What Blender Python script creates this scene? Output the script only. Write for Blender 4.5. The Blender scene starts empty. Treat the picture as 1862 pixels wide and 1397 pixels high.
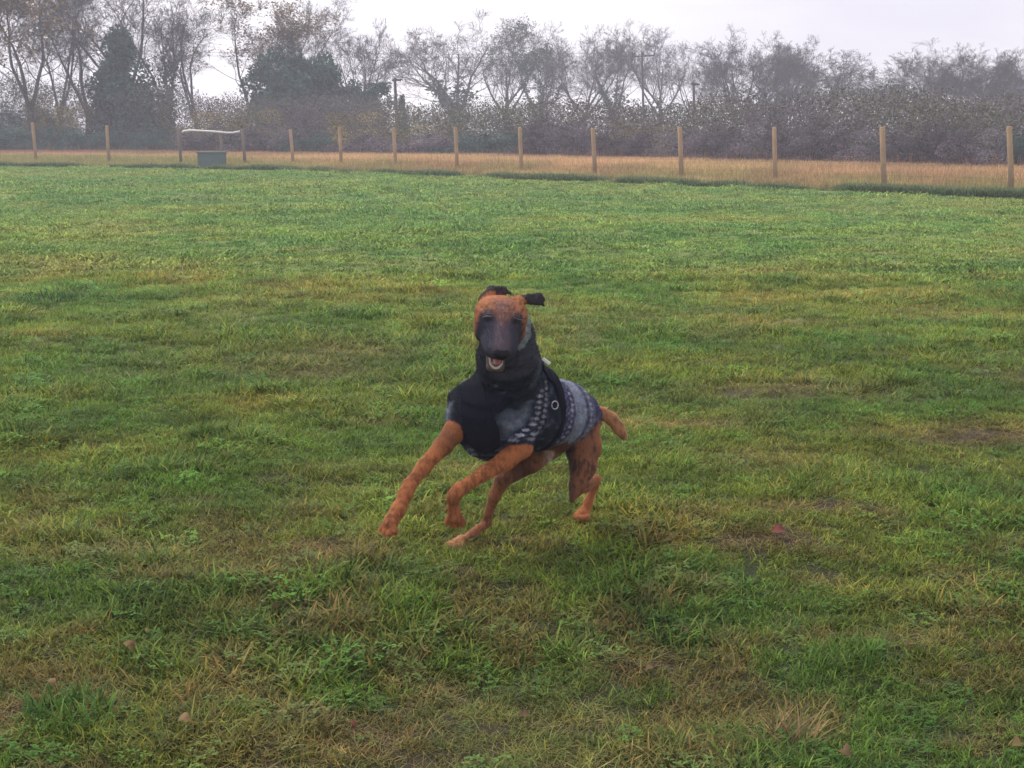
import bpy, math, random
import numpy as np
from mathutils import Vector, Matrix

random.seed(11)
rng = np.random.default_rng(11)
SC = bpy.context.scene
COL = SC.collection

# ------------------------------------------------------------------ camera, sky, sun
W0, H0, FPX = 1862.0, 1397.0, 2690.0
CAMH = 1.4
PITCH = math.atan(468.0 / FPX)
cam_data = bpy.data.cameras.new("camera")
cam = bpy.data.objects.new("camera", cam_data)
COL.objects.link(cam)
cam.location = (0, 0, CAMH)
cam.rotation_euler = (math.pi / 2 - PITCH, 0, 0)
cam_data.sensor_width = 36.0
cam_data.lens = 36.0 * FPX / W0
cam_data.clip_end = 2000
SC.camera = cam

world = bpy.data.worlds.new("World")
SC.world = world
world.use_nodes = True
nt = world.node_tree
nt.nodes.clear()
def N(tree, typ, **kw):
    n = tree.nodes.new(typ)
    for k, v in kw.items():
        if k in ('inp',):
            for kk, vv in v.items():
                n.inputs[kk].default_value = vv
        else:
            setattr(n, k, v)
    return n
SUN_EL, SUN_AZ = math.radians(55), math.radians(-50)
out = N(nt, 'ShaderNodeOutputWorld')
sky = N(nt, 'ShaderNodeTexSky', sky_type='NISHITA', sun_disc=False, sun_elevation=SUN_EL,
        sun_rotation=SUN_AZ, air_density=1.4, dust_density=3.0, ozone_density=1.0)
bg_sky = N(nt, 'ShaderNodeBackground', inp={'Strength': 0.10})
nt.links.new(sky.outputs[0], bg_sky.inputs['Color'])
# overcast layer: soft stretched clouds in front of the clear sky
tc = N(nt, 'ShaderNodeTexCoord')
mp = N(nt, 'ShaderNodeMapping', inp={'Scale': (1.2, 1.2, 5.0), 'Location': (0.55, 0.0, 0.3)})
nz = N(nt, 'ShaderNodeTexNoise', inp={'Scale': 1.7, 'Detail': 5.0, 'Roughness': 0.52})
nt.links.new(tc.outputs['Generated'], mp.inputs[0])
nt.links.new(mp.outputs[0], nz.inputs['Vector'])
rp = N(nt, 'ShaderNodeValToRGB')
rp.color_ramp.elements[0].position = 0.36; rp.color_ramp.elements[0].color = (0.62, 0.60, 0.68, 1)
rp.color_ramp.elements[1].position = 0.62; rp.color_ramp.elements[1].color = (0.94, 0.89, 0.925, 1)
nt.links.new(nz.outputs['Fac'], rp.inputs[0])
# brighter towards the veiled sun (left of view), greyer away from it
sxyz = N(nt, 'ShaderNodeSeparateXYZ')
nt.links.new(tc.outputs['Generated'], sxyz.inputs[0])
mr = N(nt, 'ShaderNodeMapRange', inp={'From Min': -0.9, 'From Max': 0.9, 'To Min': 0.90, 'To Max': 0.62})
nt.links.new(sxyz.outputs['X'], mr.inputs['Value'])
bg_cl = N(nt, 'ShaderNodeBackground')
nt.links.new(rp.outputs[0], bg_cl.inputs['Color'])
nt.links.new(mr.outputs[0], bg_cl.inputs['Strength'])
mx = N(nt, 'ShaderNodeMixShader', inp={'Fac': 0.92})
nt.links.new(bg_sky.outputs[0], mx.inputs[1])
nt.links.new(bg_cl.outputs[0], mx.inputs[2])
nt.links.new(mx.outputs[0], out.inputs['Surface'])

sun_data = bpy.data.lights.new("sun", 'SUN')
sun_data.energy = 1.4
sun_data.angle = math.radians(12)
sun_data.color = (1.0, 0.94, 0.87)
sun = bpy.data.objects.new("sun", sun_data)
COL.objects.link(sun)
# veiled light from the upper left, behind the trees
sdir = Vector((math.sin(SUN_AZ) * math.cos(SUN_EL), math.cos(SUN_AZ) * math.cos(SUN_EL), math.sin(SUN_EL)))
sun.rotation_euler = sdir.to_track_quat('Z', 'Y').to_euler()
sun.location = (-20, -10, 30)

SC.view_settings.view_transform = 'Standard'
SC.view_settings.look = 'None'
SC.view_settings.exposure = 1.10
SC.view_settings.gamma = 1.0
SC.view_settings.use_curve_mapping = False
SC.cycles.volume_bounces = 1
SC.cycles.max_bounces = 6
SC.cycles.transparent_max_bounces = 8

# ------------------------------------------------------------------ helpers
cT, sT = math.cos(PITCH), math.sin(PITCH)
def P(px, py, Y):
    """world point at depth Y seen at photo pixel px,py"""
    x = (px - W0 / 2) / FPX; y = (H0 / 2 - py) / FPX
    dx, dy, dz = x, cT + y * sT, -sT + y * cT
    k = Y / dy
    return np.array((dx * k, Y, CAMH + dz * k))
def ground_Y(py):
    y = (H0 / 2 - py) / FPX
    return CAMH * (cT + y * sT) / (sT - y * cT)
def G(px, py, z=0.0):
    Y = ground_Y(py)
    p = P(px, py, Y)
    p[2] = z
    return p

def tag(o, label=None, cat=None, group=None, kind=None):
    if label: o['label'] = label
    if cat: o['category'] = cat
    if group: o['group'] = group
    if kind: o['kind'] = kind
    return o
def empty(name, loc, rz=0.0, **kw):
    o = bpy.data.objects.new(name, None)
    o.empty_display_size = 0.2
    COL.objects.link(o)
    o.location = loc; o.rotation_euler = (0, 0, rz)
    return tag(o, **kw)
def mesh_obj(name, me, parent=None, link=True, **kw):
    o = bpy.data.objects.new(name, me)
    if link: COL.objects.link(o)
    if parent is not None: o.parent = parent
    return tag(o, **kw)
def make_mesh(name, verts, faces, mats, cols=None, smooth=False):
    me = bpy.data.meshes.new(name)
    verts = np.asarray(verts, dtype=np.float32)
    if isinstance(faces, np.ndarray):
        nf, k = faces.shape
        me.vertices.add(len(verts)); me.vertices.foreach_set('co', verts.ravel())
        me.loops.add(nf * k); me.loops.foreach_set('vertex_index', faces.astype(np.int32).ravel())
        me.polygons.add(nf)
        me.polygons.foreach_set('loop_start', np.arange(0, nf * k, k, dtype=np.int32))
        me.update(calc_edges=True)
    else:
        me.from_pydata([tuple(map(float, v)) for v in verts], [], faces)
        me.update()
    if cols is not None:
        a = me.color_attributes.new('shade', 'FLOAT_COLOR', 'POINT')
        c = np.ones((len(verts), 4), dtype=np.float32); c[:, :3] = cols
        a.data.foreach_set('color', c.ravel())
    if smooth:
        me.polygons.foreach_set('use_smooth', np.ones(len(me.polygons), dtype=bool))
    for m in (mats if isinstance(mats, (list, tuple)) else [mats]):
        me.materials.append(m)
    return me

# 2-D fractal value noise in numpy
class VNoise:
    def __init__(s, seed, n=256):
        s.g = np.random.default_rng(seed).random((n, n)); s.n = n
    def at(s, x, y):
        x0 = np.floor(x).astype(int); y0 = np.floor(y).astype(int)
        fx = x - x0; fy = y - y0
        fx = fx * fx * (3 - 2 * fx); fy = fy * fy * (3 - 2 * fy)
        n = s.n; g = s.g
        a = g[x0 % n, y0 % n]; b = g[(x0 + 1) % n, y0 % n]
        c = g[x0 % n, (y0 + 1) % n]; d = g[(x0 + 1) % n, (y0 + 1) % n]
        return (a * (1 - fx) + b * fx) * (1 - fy) + (c * (1 - fx) + d * fx) * fy
    def fbm(s, x, y, o=4):
        t = 0; a = 0.5; w = 0
        for i in range(o):
            t = t + a * s.at(x * 2 ** i + 17.3 * i, y * 2 ** i + 5.1 * i); w += a; a *= 0.5
        return t / w
def sstep(a, b, x):
    t = np.clip((x - a) / (b - a), 0, 1)
    return t * t * (3 - 2 * t)

# ------------------------------------------------------------------ materials
def mat_basic(name, col, rough=0.8, noise=None, bump=None, spec=0.3, metallic=0.0):
    m = bpy.data.materials.new(name); m.use_nodes = True
    t = m.node_tree; b = t.nodes['Principled BSDF']
    b.inputs['Roughness'].default_value = rough
    b.inputs['Specular IOR Level'].default_value = spec
    b.inputs['Metallic'].default_value = metallic
    tcn = N(t, 'ShaderNodeTexCoord')
    if noise:
        sc, amt, col2 = noise
        nn = N(t, 'ShaderNodeTexNoise', inp={'Scale': sc, 'Detail': 6.0, 'Roughness': 0.6})
        t.links.new(tcn.outputs['Object'], nn.inputs['Vector'])
        mixn = N(t, 'ShaderNodeMix', data_type='RGBA')
        mixn.inputs[6].default_value = (*col, 1); mixn.inputs[7].default_value = (*col2, 1)
        r = N(t, 'ShaderNodeMapRange', inp={'From Min': 0.5 - amt, 'From Max': 0.5 + amt})
        t.links.new(nn.outputs['Fac'], r.inputs['Value'])
        t.links.new(r.outputs[0], mixn.inputs[0])
        t.links.new(mixn.outputs[2], b.inputs['Base Color'])
    else:
        b.inputs['Base Color'].default_value = (*col, 1)
    if bump:
        sc, st = bump
        nn = N(t, 'ShaderNodeTexNoise', inp={'Scale': sc, 'Detail': 4.0})
        t.links.new(tcn.outputs['Object'], nn.inputs['Vector'])
        bp = N(t, 'ShaderNodeBump', inp={'Strength': st, 'Distance': 0.01})
        t.links.new(nn.outputs['Fac'], bp.inputs['Height'])
        t.links.new(bp.outputs[0], b.inputs['Normal'])
    return m

def mat_leafy(name, base, instanced=False, translucent=0.25, vary=0.25, rough=0.7):
    """thin leaves or blades: base colour x per-vertex shade x per-object variation"""
    m = bpy.data.materials.new(name); m.use_nodes = True
    t = m.node_tree; t.nodes.clear()
    o = N(t, 'ShaderNodeOutputMaterial')
    sh = N(t, 'ShaderNodeAttribute', attribute_name='shade')
    mul = N(t, 'ShaderNodeMix', data_type='RGBA', blend_type='MULTIPLY'); mul.inputs[0].default_value = 1
    if instanced:
        ti = N(t, 'ShaderNodeAttribute', attribute_name='tint', attribute_type='INSTANCER')
        t.links.new(ti.outputs['Color'], mul.inputs[6])
    else:
        mul.inputs[6].default_value = (*base, 1)
    t.links.new(sh.outputs['Color'], mul.inputs[7])
    oi = N(t, 'ShaderNodeObjectInfo')
    hs = N(t, 'ShaderNodeHueSaturation', inp={'Saturation': 1.0})
    r1 = N(t, 'ShaderNodeMapRange', inp={'To Min': 1 - vary, 'To Max': 1 + vary})
    t.links.new(oi.outputs['Random'], r1.inputs['Value'])
    t.links.new(r1.outputs[0], hs.inputs['Value'])
    t.links.new(mul.outputs[2], hs.inputs['Color'])
    d = N(t, 'ShaderNodeBsdfPrincipled', inp={'Roughness': rough, 'Specular IOR Level': 0.25})
    t.links.new(hs.outputs[0], d.inputs['Base Color'])
    tr = N(t, 'ShaderNodeBsdfTranslucent')
    t.links.new(hs.outputs[0], tr.inputs['Color'])
    mxs = N(t, 'ShaderNodeMixShader', inp={'Fac': translucent})
    t.links.new(d.outputs[0], mxs.inputs[1]); t.links.new(tr.outputs[0], mxs.inputs[2])
    t.links.new(mxs.outputs[0], o.inputs['Surface'])
    return m

M_blade = mat_leafy('grass_blade', (1, 1, 1), True, 0.25, 0.15)
M_bark = mat_basic('bark', (0.10, 0.08, 0.065), 0.9, (3.0, 0.25, (0.055, 0.048, 0.04)), (20, 0.6))
M_twig = mat_leafy('twigs', (0.055, 0.043, 0.042), translucent=0.0, vary=0.3, rough=0.9)
M_leaf_dark = mat_leafy('leaf_evergreen', (0.034, 0.075, 0.050), translucent=0.12, vary=0.2)
M_leaf_olive = mat_leafy('leaf_olive', (0.28, 0.215, 0.045), translucent=0.25)
M_leaf_blue = mat_leafy('leaf_bramble', (0.050, 0.110, 0.095), translucent=0.15)
M_leaf_brown = mat_leafy('leaf_brown', (0.130, 0.108, 0.128), translucent=0.15)
M_ivy = mat_leafy('leaf_ivy', (0.035, 0.065, 0.03), translucent=0.12)
M_yleaf = mat_leafy('leaf_yellow', (0.23, 0.15, 0.045), translucent=0.3)
M_gleaf = mat_leafy('leaf_green', (0.075, 0.12, 0.05), translucent=0.3)
M_post = mat_basic('post_wood', (0.40, 0.27, 0.16), 0.85, (2.5, 0.22, (0.27, 0.18, 0.11)), (30, 0.5))
M_postgrey = mat_basic('post_weathered', (0.21, 0.18, 0.15), 0.9, (3, 0.3, (0.14, 0.115, 0.095)), (30, 0.5))
M_wire = mat_basic('wire', (0.13, 0.12, 0.12), 0.6, metallic=0.6)
M_pole = mat_basic('pole_wood', (0.035, 0.03, 0.03), 0.9, (4, 0.3, (0.022, 0.02, 0.02)))
M_plastic = mat_basic('white_plastic', (0.80, 0.79, 0.77), 0.5, (6, 0.3, (0.68, 0.67, 0.63)))
M_bin = mat_basic('trough_plastic', (0.12, 0.165, 0.165), 0.6, (4, 0.3, (0.085, 0.12, 0.12)))

# ------------------------------------------------------------------ ground
n_a, n_b, n_c, n_d = VNoise(1), VNoise(2), VNoise(3), VNoise(4)
SOIL = [(1372, 984, 0.26, 0.13), (1660, 1150, 0.16, 0.09), (200, 1010, 0.35, 0.12), (600, 1010, .18, .08),
        (640, 640, .5, .5), (560, 675, .45, .28), (680, 772, .16, .1), (1215, 775, .5, .16), (90, 1275, .25, .08), (1190, 1190, .2, .12),
        (1490, 925, .3, .10), (900, 860, .25, .1), (1790, 790, .6, .3), (1440, 715, .6, .3), (95, 495, 1.2, .5)]
SOIL = [(G(a, b)[0], G(a, b)[1], w, d) for a, b, w, d in SOIL]
def hgt(x, y):
    h = (n_a.fbm(x * 0.55, y * 0.55, 3) - 0.5) * 0.10 + (n_b.fbm(x * 3.1, y * 3.1, 2) - 0.5) * 0.030
    return h * sstep(60, 20, y)
def worn(x, y):
    """0..1 how thin / straw-like the sward is"""
    v = n_c.fbm(x * 0.9 + 40, y * 0.9 + 40, 4)
    w = 0.62 * sstep(0.50, 0.78, v)
    for (cx, cy, a, b) in SOIL:
        r = ((x - cx) / a) ** 2 + ((y - cy) / b) ** 2
        w = np.maximum(w, 0.95 * np.exp(-r * 1.1))
    return w
def ground_mesh():
    ys = np.concatenate([np.linspace(-20, 2.4, 8), np.linspace(2.5, 14, 231), np.linspace(14.5, 60, 92), np.linspace(64, 240, 30)])
    xs = np.concatenate([np.linspace(-170, -14, 30), np.linspace(-12, -3.6, 43), np.linspace(-3.5, 3.5, 141), np.linspace(3.6, 12, 43), np.linspace(14, 170, 30)])
    X, Y = np.meshgrid(xs, ys, indexing='ij')
    Z = hgt(X, Y)
    v = np.stack([X, Y, Z], -1).reshape(-1, 3)
    nx, ny = X.shape
    i = np.arange(nx * ny).reshape(nx, ny)
    f = np.stack([i[:-1, :-1], i[1:, :-1], i[1:, 1:], i[:-1, 1:]], -1).reshape(-1, 4)
    w = worn(X, Y).reshape(-1, 1)
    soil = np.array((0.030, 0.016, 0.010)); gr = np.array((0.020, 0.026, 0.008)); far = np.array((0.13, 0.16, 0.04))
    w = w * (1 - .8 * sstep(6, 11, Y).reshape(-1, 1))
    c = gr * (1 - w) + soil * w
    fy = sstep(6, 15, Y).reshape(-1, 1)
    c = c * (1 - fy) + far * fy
    m = mat_leafy('field_ground', (1, 1, 1), translucent=0.0, vary=0.0, rough=0.95)
    return make_mesh('ground', v, f, m, c, True)
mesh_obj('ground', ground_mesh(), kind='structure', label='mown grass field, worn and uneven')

# ------------------------------------------------------------------ grass
def blades_mesh(name, n, R, L, Wd, lean, kinds, mat=None, curl=1.0, seg=3):
    """n curved blades rooted within radius R; L,Wd ranges; lean: range of tilt from upright"""
    vs, fs, cs = [], [], []
    for k in range(n):
        a = random.uniform(0, 2 * math.pi); r = R * math.sqrt(random.random())
        bx, by = r * math.cos(a), r * math.sin(a)
        az = random.uniform(0, 2 * math.pi)
        l = random.uniform(*L); w = random.uniform(*Wd)
        t0 = random.uniform(*lean); bend = random.uniform(0.3, 1.5) * curl
        dx, dy = math.cos(az), math.sin(az)
        px_, py_ = -dy, dx
        col = random.choices([k_[1] for k_ in kinds], [k_[0] for k_ in kinds])[0]
        br = random.uniform(0.5, 1.6)
        x, y, z = bx, by, -0.008
        base = len(vs)
        for i in range(seg + 1):
            f = i / seg
            ww = w * (1 - f ** 1.8) * 0.5
            if i == seg:
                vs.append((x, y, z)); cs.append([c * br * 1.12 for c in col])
            else:
                vs.append((x - px_ * ww, y - py_ * ww, z)); vs.append((x + px_ * ww, y + py_ * ww, z))
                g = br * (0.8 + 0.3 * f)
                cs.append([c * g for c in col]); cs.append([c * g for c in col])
            th = t0 + bend * f
            st = l / seg
            x += dx * math.sin(th) * st; y += dy * math.sin(th) * st; z += math.cos(th) * st
            if z < 0.002 and i > 0: z = 0.002
        for i in range(seg - 1):
            b = base + 2 * i
            fs.append((b, b + 1, b + 3, b + 2))
        b = base + 2 * (seg - 1)
        fs.append((b, b + 1, b + 2))
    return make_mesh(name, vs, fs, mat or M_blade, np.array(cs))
def clover_mesh(name, n, R):
    vs, fs, cs = [], [], []
    for k in range(n):
        a = random.uniform(0, 2 * math.pi); r = R * math.sqrt(random.random())
        cx, cy, cz = r * math.cos(a), r * math.sin(a), random.uniform(0.012, 0.035)
        s = random.uniform(0.004, 0.0075); a0 = random.uniform(0, 6)
        br = random.uniform(0.8, 1.3)
        for j in range(3):
            aa = a0 + j * 2.094
            tl = random.uniform(-0.4, 0.5)
            ux, uy = math.cos(aa), math.sin(aa)
            b = len(vs)
            for (f, g) in ((0, 0), (0.8, -0.6), (1.6, -0.35), (1.6, 0.35), (0.8, 0.6)):
                vs.append((cx + s * (ux * f - uy * g), cy + s * (uy * f + ux * g), cz + s * f * tl))
                cs.append([br] * 3)
            fs.append(tuple(range(b, b + 5)))
    return make_mesh(name, vs, fs, M_blade, np.array(cs) * np.array((0.75, 1.05, 0.9)))

def protos(cname, meshes):
    c = bpy.data.collections.new(cname)
    for i, me in enumerate(meshes):
        o = bpy.data.objects.new('%s_%02d' % (cname, i), me)
        c.objects.link(o)
    return c
def scatter(name, coll, pts, rots, scl, idx, tint, **kw):
    n = len(pts)
    me = bpy.data.meshes.new(name)
    me.vertices.add(n); me.vertices.foreach_set('co', np.asarray(pts, np.float32).ravel())
    a = me.attributes.new('rot', 'FLOAT_VECTOR', 'POINT'); a.data.foreach_set('vector', np.asarray(rots, np.float32).ravel())
    a = me.attributes.new('scl', 'FLOAT_VECTOR', 'POINT'); a.data.foreach_set('vector', np.asarray(scl, np.float32).ravel())
    a = me.attributes.new('idx', 'INT', 'POINT'); a.data.foreach_set('value', np.asarray(idx, np.int32).ravel())
    a = me.attributes.new('tint', 'FLOAT_COLOR', 'POINT')
    c = np.ones((n, 4), np.float32); c[:, :3] = tint; a.data.foreach_set('color', c.ravel())
    o = mesh_obj(name, me, **kw)
    g = bpy.data.node_groups.new(name + '_nodes', 'GeometryNodeTree')
    g.interface.new_socket('Geometry', in_out='INPUT', socket_type='NodeSocketGeometry')
    g.interface.new_socket('Geometry', in_out='OUTPUT', socket_type='NodeSocketGeometry')
    gi = N(g, 'NodeGroupInput'); go = N(g, 'NodeGroupOutput')
    iop = N(g, 'GeometryNodeInstanceOnPoints'); iop.inputs['Pick Instance'].default_value = True
    ci = N(g, 'GeometryNodeCollectionInfo')
    ci.inputs['Collection'].default_value = coll
    ci.inputs['Separate Children'].default_value = True
    ci.inputs['Reset Children'].default_value = True
    def na(nm, dt):
        x = N(g, 'GeometryNodeInputNamedAttribute', data_type=dt); x.inputs['Name'].default_value = nm
        return x.outputs[0]
    e2r = N(g, 'FunctionNodeEulerToRotation')
    g.links.new(na('rot', 'FLOAT_VECTOR'), e2r.inputs[0])
    g.links.new(gi.outputs[0], iop.inputs['Points'])
    g.links.new(ci.outputs[0], iop.inputs['Instance'])
    g.links.new(na('idx', 'INT'), iop.inputs['Instance Index'])
    g.links.new(e2r.outputs[0], iop.inputs['Rotation'])
    g.links.new(na('scl', 'FLOAT_VECTOR'), iop.inputs['Scale'])
    g.links.new(iop.outputs[0], go.inputs[0])
    md = o.modifiers.new('scatter', 'NODES'); md.node_group = g
    return o

GREEN = (1.0, 1.0, 1.0); LITE = (1.35, 1.3, 1.15); STRAW = (2.1, 1.35, 1.8); DARK = (0.6, 0.75, 0.7)
YEL = (1.75, 1.3, 1.0); OLV = (1.35, 0.85, 1.1)
green = [(5, GREEN), (2, LITE), (2.2, DARK), (0.35, STRAW), (1.2, YEL), (0.8, OLV)]
mixed = [(3, GREEN), (2, LITE), (1.5, DARK), (1.6, STRAW), (1.5, YEL), (1.5, OLV)]
dead = [(1.5, GREEN), (5, (1.6, 1.25, 1.5)), (3, (1.1, 0.8, 0.9))]
meshes = []
for i in range(4): meshes.append(blades_mesh('c', 50, 0.055, (0.022, 0.060), (0.003, 0.0058), (0.2, 1.2), green))      # 0-3 upright green
for i in range(3): meshes.append(blades_mesh('c', 44, 0.06, (0.025, 0.062), (0.003, 0.0058), (0.7, 1.45), mixed))         # 4-6 low mixed
for i in range(3): meshes.append(blades_mesh('c', 38, 0.065, (0.03, 0.10), (0.0022, 0.0045), (1.1, 1.55), dead, curl=0.5))  # 7-9 straw mat
for i in range(2): meshes.append(clover_mesh('c', 22, 0.05))                                                             # 10-11 clover
for i in range(3): meshes.append(blades_mesh('c', 34, 0.03, (0.04, 0.075), (0.0035, 0.0062), (0.3, 1.1), green, curl=1.2))  # 12-14 taller tuft
grass_coll = protos('grass_clump', meshes)
# far clumps: fewer, broader blades
fm = []
farg = [(5, GREEN), (2, (1.15, 1.12, 1.05)), (2, (0.8, 0.86, 0.85))]
for i in range(4): fm.append(blades_mesh('f', 60, 0.16, (0.03, 0.06), (0.010, 0.02), (0.4, 1.3), farg, seg=2))
for i in range(2): fm.append(blades_mesh('f', 50, 0.16, (0.03, 0.07), (0.008, 0.018), (0.7, 1.4), farg, seg=2))
far_coll = protos('far_grass_clump', fm)

def edge_py(px):
    """photo row of the far edge of the mown field"""
    return np.interp(px, [-600, 0, 470, 600, 700, 940, 1080, 1237, 1410, 1862, 2400], [298, 303, 309.5, 313, 317, 326.5, 331.5, 338.5, 345, 361, 380])
def edge_Y(x, y):
    px = W0 / 2 + x / y * FPX
    return ground_Y(edge_py(px))

def tint_field(x, y):
    g1 = n_a.fbm(x * 0.35 + 9, y * 0.35 + 3, 4); g2 = n_b.fbm(x * 1.6 + 5, y * 1.6, 4); g3 = n_d.fbm(x * 5, y * 5, 2); fl0 = sstep(14, 28, y); g3 = g3 * (1 - .5 * fl0) + .25 * fl0
    w = worn(x, y)
    lush = np.array((0.072, 0.148, 0.016)); mid = np.array((0.122, 0.176, 0.019)); olive = np.array((0.172, 0.176, 0.026)); brown = np.array((0.165, 0.122, 0.042))
    a = sstep(0.34, 0.58, g2 * 0.6 + g1 * 0.4)[:, None]
    b = sstep(0.52, 0.72, g1 * 0.45 + g2 * 0.55)[:, None]
    c = lush * (1 - a) + mid * a
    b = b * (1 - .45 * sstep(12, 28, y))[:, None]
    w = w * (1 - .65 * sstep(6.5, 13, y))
    c = c * (1 - .16 * sstep(5.2, 3.6, y))[:, None]  # nearest grass darkened in its tint, standing in for vignetting and shade
    c = c * (1 - b) + olive * b
    ww = (w * 0.62)[:, None]
    c = c * (1 - ww) + brown * ww
    c = c * (0.62 + 0.76 * g3)[:, None] * rng.uniform(0.75, 1.25, (len(x), 1))
    br_ = (sstep(.50, .66, n_a.fbm(x * 6.5 + 7, y * 6.5, 3)) * sstep(6.5, 4.2, y) * .60)[:, None]
    c = c * (1 - br_) + brown * .9 * br_
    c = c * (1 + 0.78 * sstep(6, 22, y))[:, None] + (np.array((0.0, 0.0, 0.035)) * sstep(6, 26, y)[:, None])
    return c, w, g2
def scat_zone(y0, y1, dens, clump_scale, far=False):
    # uniform in the view wedge widened on both sides
    xm = y1 * 0.346 * 1.12 + 0.5
    n = int((2 * xm) * (y1 - y0) * dens)
    x = rng.uniform(-xm, xm, n); y = rng.uniform(y0, y1, n)
    k = np.abs(x) < (y * 0.346 * 1.12 + 0.5)
    k &= y < edge_Y(x, y) + 0.2
    x, y = x[k], y[k]
    c, w, g2 = tint_field(x, y)
    r = rng.random(len(x))
    if not far:
        # thin out where worn
        keep = rng.random(len(x)) > w * 0.10 + 0.62 * sstep(.72, .92, w) * sstep(8.5, 6, y)
        x, y, c, w, g2, r = x[keep], y[keep], c[keep], w[keep], g2[keep], r[keep]
        idx = np.where(r < 0.50, rng.integers(0, 4, len(x)), rng.integers(4, 7, len(x)))
        idx = np.where((r > 0.74) & (r < 0.92), rng.integers(7, 10, len(x)), idx)
        idx = np.where(r > 0.96, rng.integers(10, 12, len(x)), idx)
        tuft = n_d.fbm(x * 2.3 + 70, y * 2.3, 3)
        idx = np.where((tuft > 0.58) & (r < 0.35), rng.integers(12, 15, len(x)), idx)
        deadm = (w > 0.25) & (rng.random(len(x)) < w * 0.8)
        idx = np.where(deadm, rng.integers(7, 10, len(x)), idx)
    else:
        idx = np.where(r < 0.65, rng.integers(0, 4, len(x)), rng.integers(4, 6, len(x)))
        tuft = n_d.fbm(x * 0.9 + 70, y * 0.9, 3)
    s = clump_scale * rng.uniform(0.75, 1.3, len(x)) * (0.8 + 0.55 * sstep(0.45, 0.7, tuft)) * (1 - 0.25 * w)
    z = hgt(x, y)
    rot = np.stack([rng.normal(0, 0.12, len(x)), rng.normal(0, 0.12, len(x)), rng.uniform(0, 6.28, len(x))], -1)
    return np.stack([x, y, z], -1), rot, np.stack([s, s, s], -1), idx, c
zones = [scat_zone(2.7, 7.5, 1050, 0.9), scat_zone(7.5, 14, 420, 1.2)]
pw = []
for (a_, b_, c2_) in ((870, 1004, 6), (1072, 946, 6)):
    g_ = G(a_, b_)
    for k in range(c2_): pw.append((g_[0] + rng.normal(0, .03), g_[1] - abs(rng.normal(0.01, .03))))
pw = np.array(pw); cpw = tint_field(pw[:, 0], pw[:, 1])[0]
zones.append((np.stack([pw[:, 0], pw[:, 1], hgt(pw[:, 0], pw[:, 1])], -1), np.stack([0 * pw[:, 0], 0 * pw[:, 0], rng.uniform(0, 6, len(pw))], -1),
              np.full((len(pw), 3), .75), rng.integers(0, 4, len(pw)), cpw))
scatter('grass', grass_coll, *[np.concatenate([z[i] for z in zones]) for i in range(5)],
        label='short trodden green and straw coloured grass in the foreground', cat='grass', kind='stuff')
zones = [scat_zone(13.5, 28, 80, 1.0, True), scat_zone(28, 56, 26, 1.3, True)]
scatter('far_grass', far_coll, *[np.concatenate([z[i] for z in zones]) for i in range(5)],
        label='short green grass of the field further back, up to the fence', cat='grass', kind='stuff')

# distinct tufts seen in the foreground
def tuft(name, px, py, n, R, L, Wd, lean, tint, label, kinds=green, curl=1.0):
    m = mat_leafy(name + '_blades', tint, translucent=0.3, vary=0.0)
    me = blades_mesh(name, n, R, L, Wd, lean, kinds, m, curl, 4)
    p = G(px, py)
    o = mesh_obj(name, me, label=label, cat='grass tuft')
    o.location = (p[0], p[1], float(hgt(p[0], p[1])) - 0.002)
    return o
tuft('grass_tuft', 765, 1104, 300, 0.085, (0.05, 0.09), (0.003, 0.0055), (0.1, 1.1), (0.11, 0.20, 0.022), 'bright yellow green tuft of grass in the foreground below the dog')
tuft('grass_tuft', 1535, 1190, 360, 0.10, (0.05, 0.10), (0.003, 0.0055), (0.1, 1.1), (0.08, 0.155, 0.022), 'bright green feathery tuft of grass left of the flattened dark tuft')
tuft('grass_tuft', 1665, 1150, 120, 0.07, (0.12, 0.22), (0.004, 0.008), (1.3, 1.6), (0.050, 0.090, 0.022), 'flattened dark tuft of long broad grass blades beside a bare patch', kinds=[(3, GREEN), (2, LITE), (2, DARK), (1, (1.9, 1.5, 2.2))], curl=0.35)
tuft('grass_tuft', 1430, 1345, 110, 0.06, (0.08, 0.16), (0.003, 0.005), (0.5, 1.4), (0.19, 0.135, 0.06), 'dry straw coloured tuft near the bottom edge right of centre', kinds=[(3, GREEN), (2, LITE), (1, DARK)], curl=0.6)
tuft('grass_tuft', 120, 1290, 420, 0.12, (0.05, 0.11), (0.004, 0.007), (0.1, 1.2), (0.055, 0.13, 0.018), 'lush green leafy tuft in the bottom left corner')
tuft('grass_tuft', 1372, 985, 110, 0.11, (0.08, 0.16), (0.002, 0.0045), (1.2, 1.55), (0.07, 0.042, 0.032), 'dark brown matted dead stalks over a bare hollow right of the dog', kinds=[(3, GREEN), (1, LITE), (2, DARK)], curl=0.2)
tuft('grass_tuft', 590, 612, 500, 0.30, (0.06, 0.10), (0.005, 0.009), (0.1, 1.1), (0.035, 0.10, 0.022), 'dark green thick tuft in the mid field left of the dog')
tuft('grass_tuft', 92, 545, 400, 0.28, (0.06, 0.10), (0.006, 0.01), (0.1, 1.1), (0.03, 0.085, 0.024), 'dark green round tuft in the mid field near the left edge')

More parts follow.
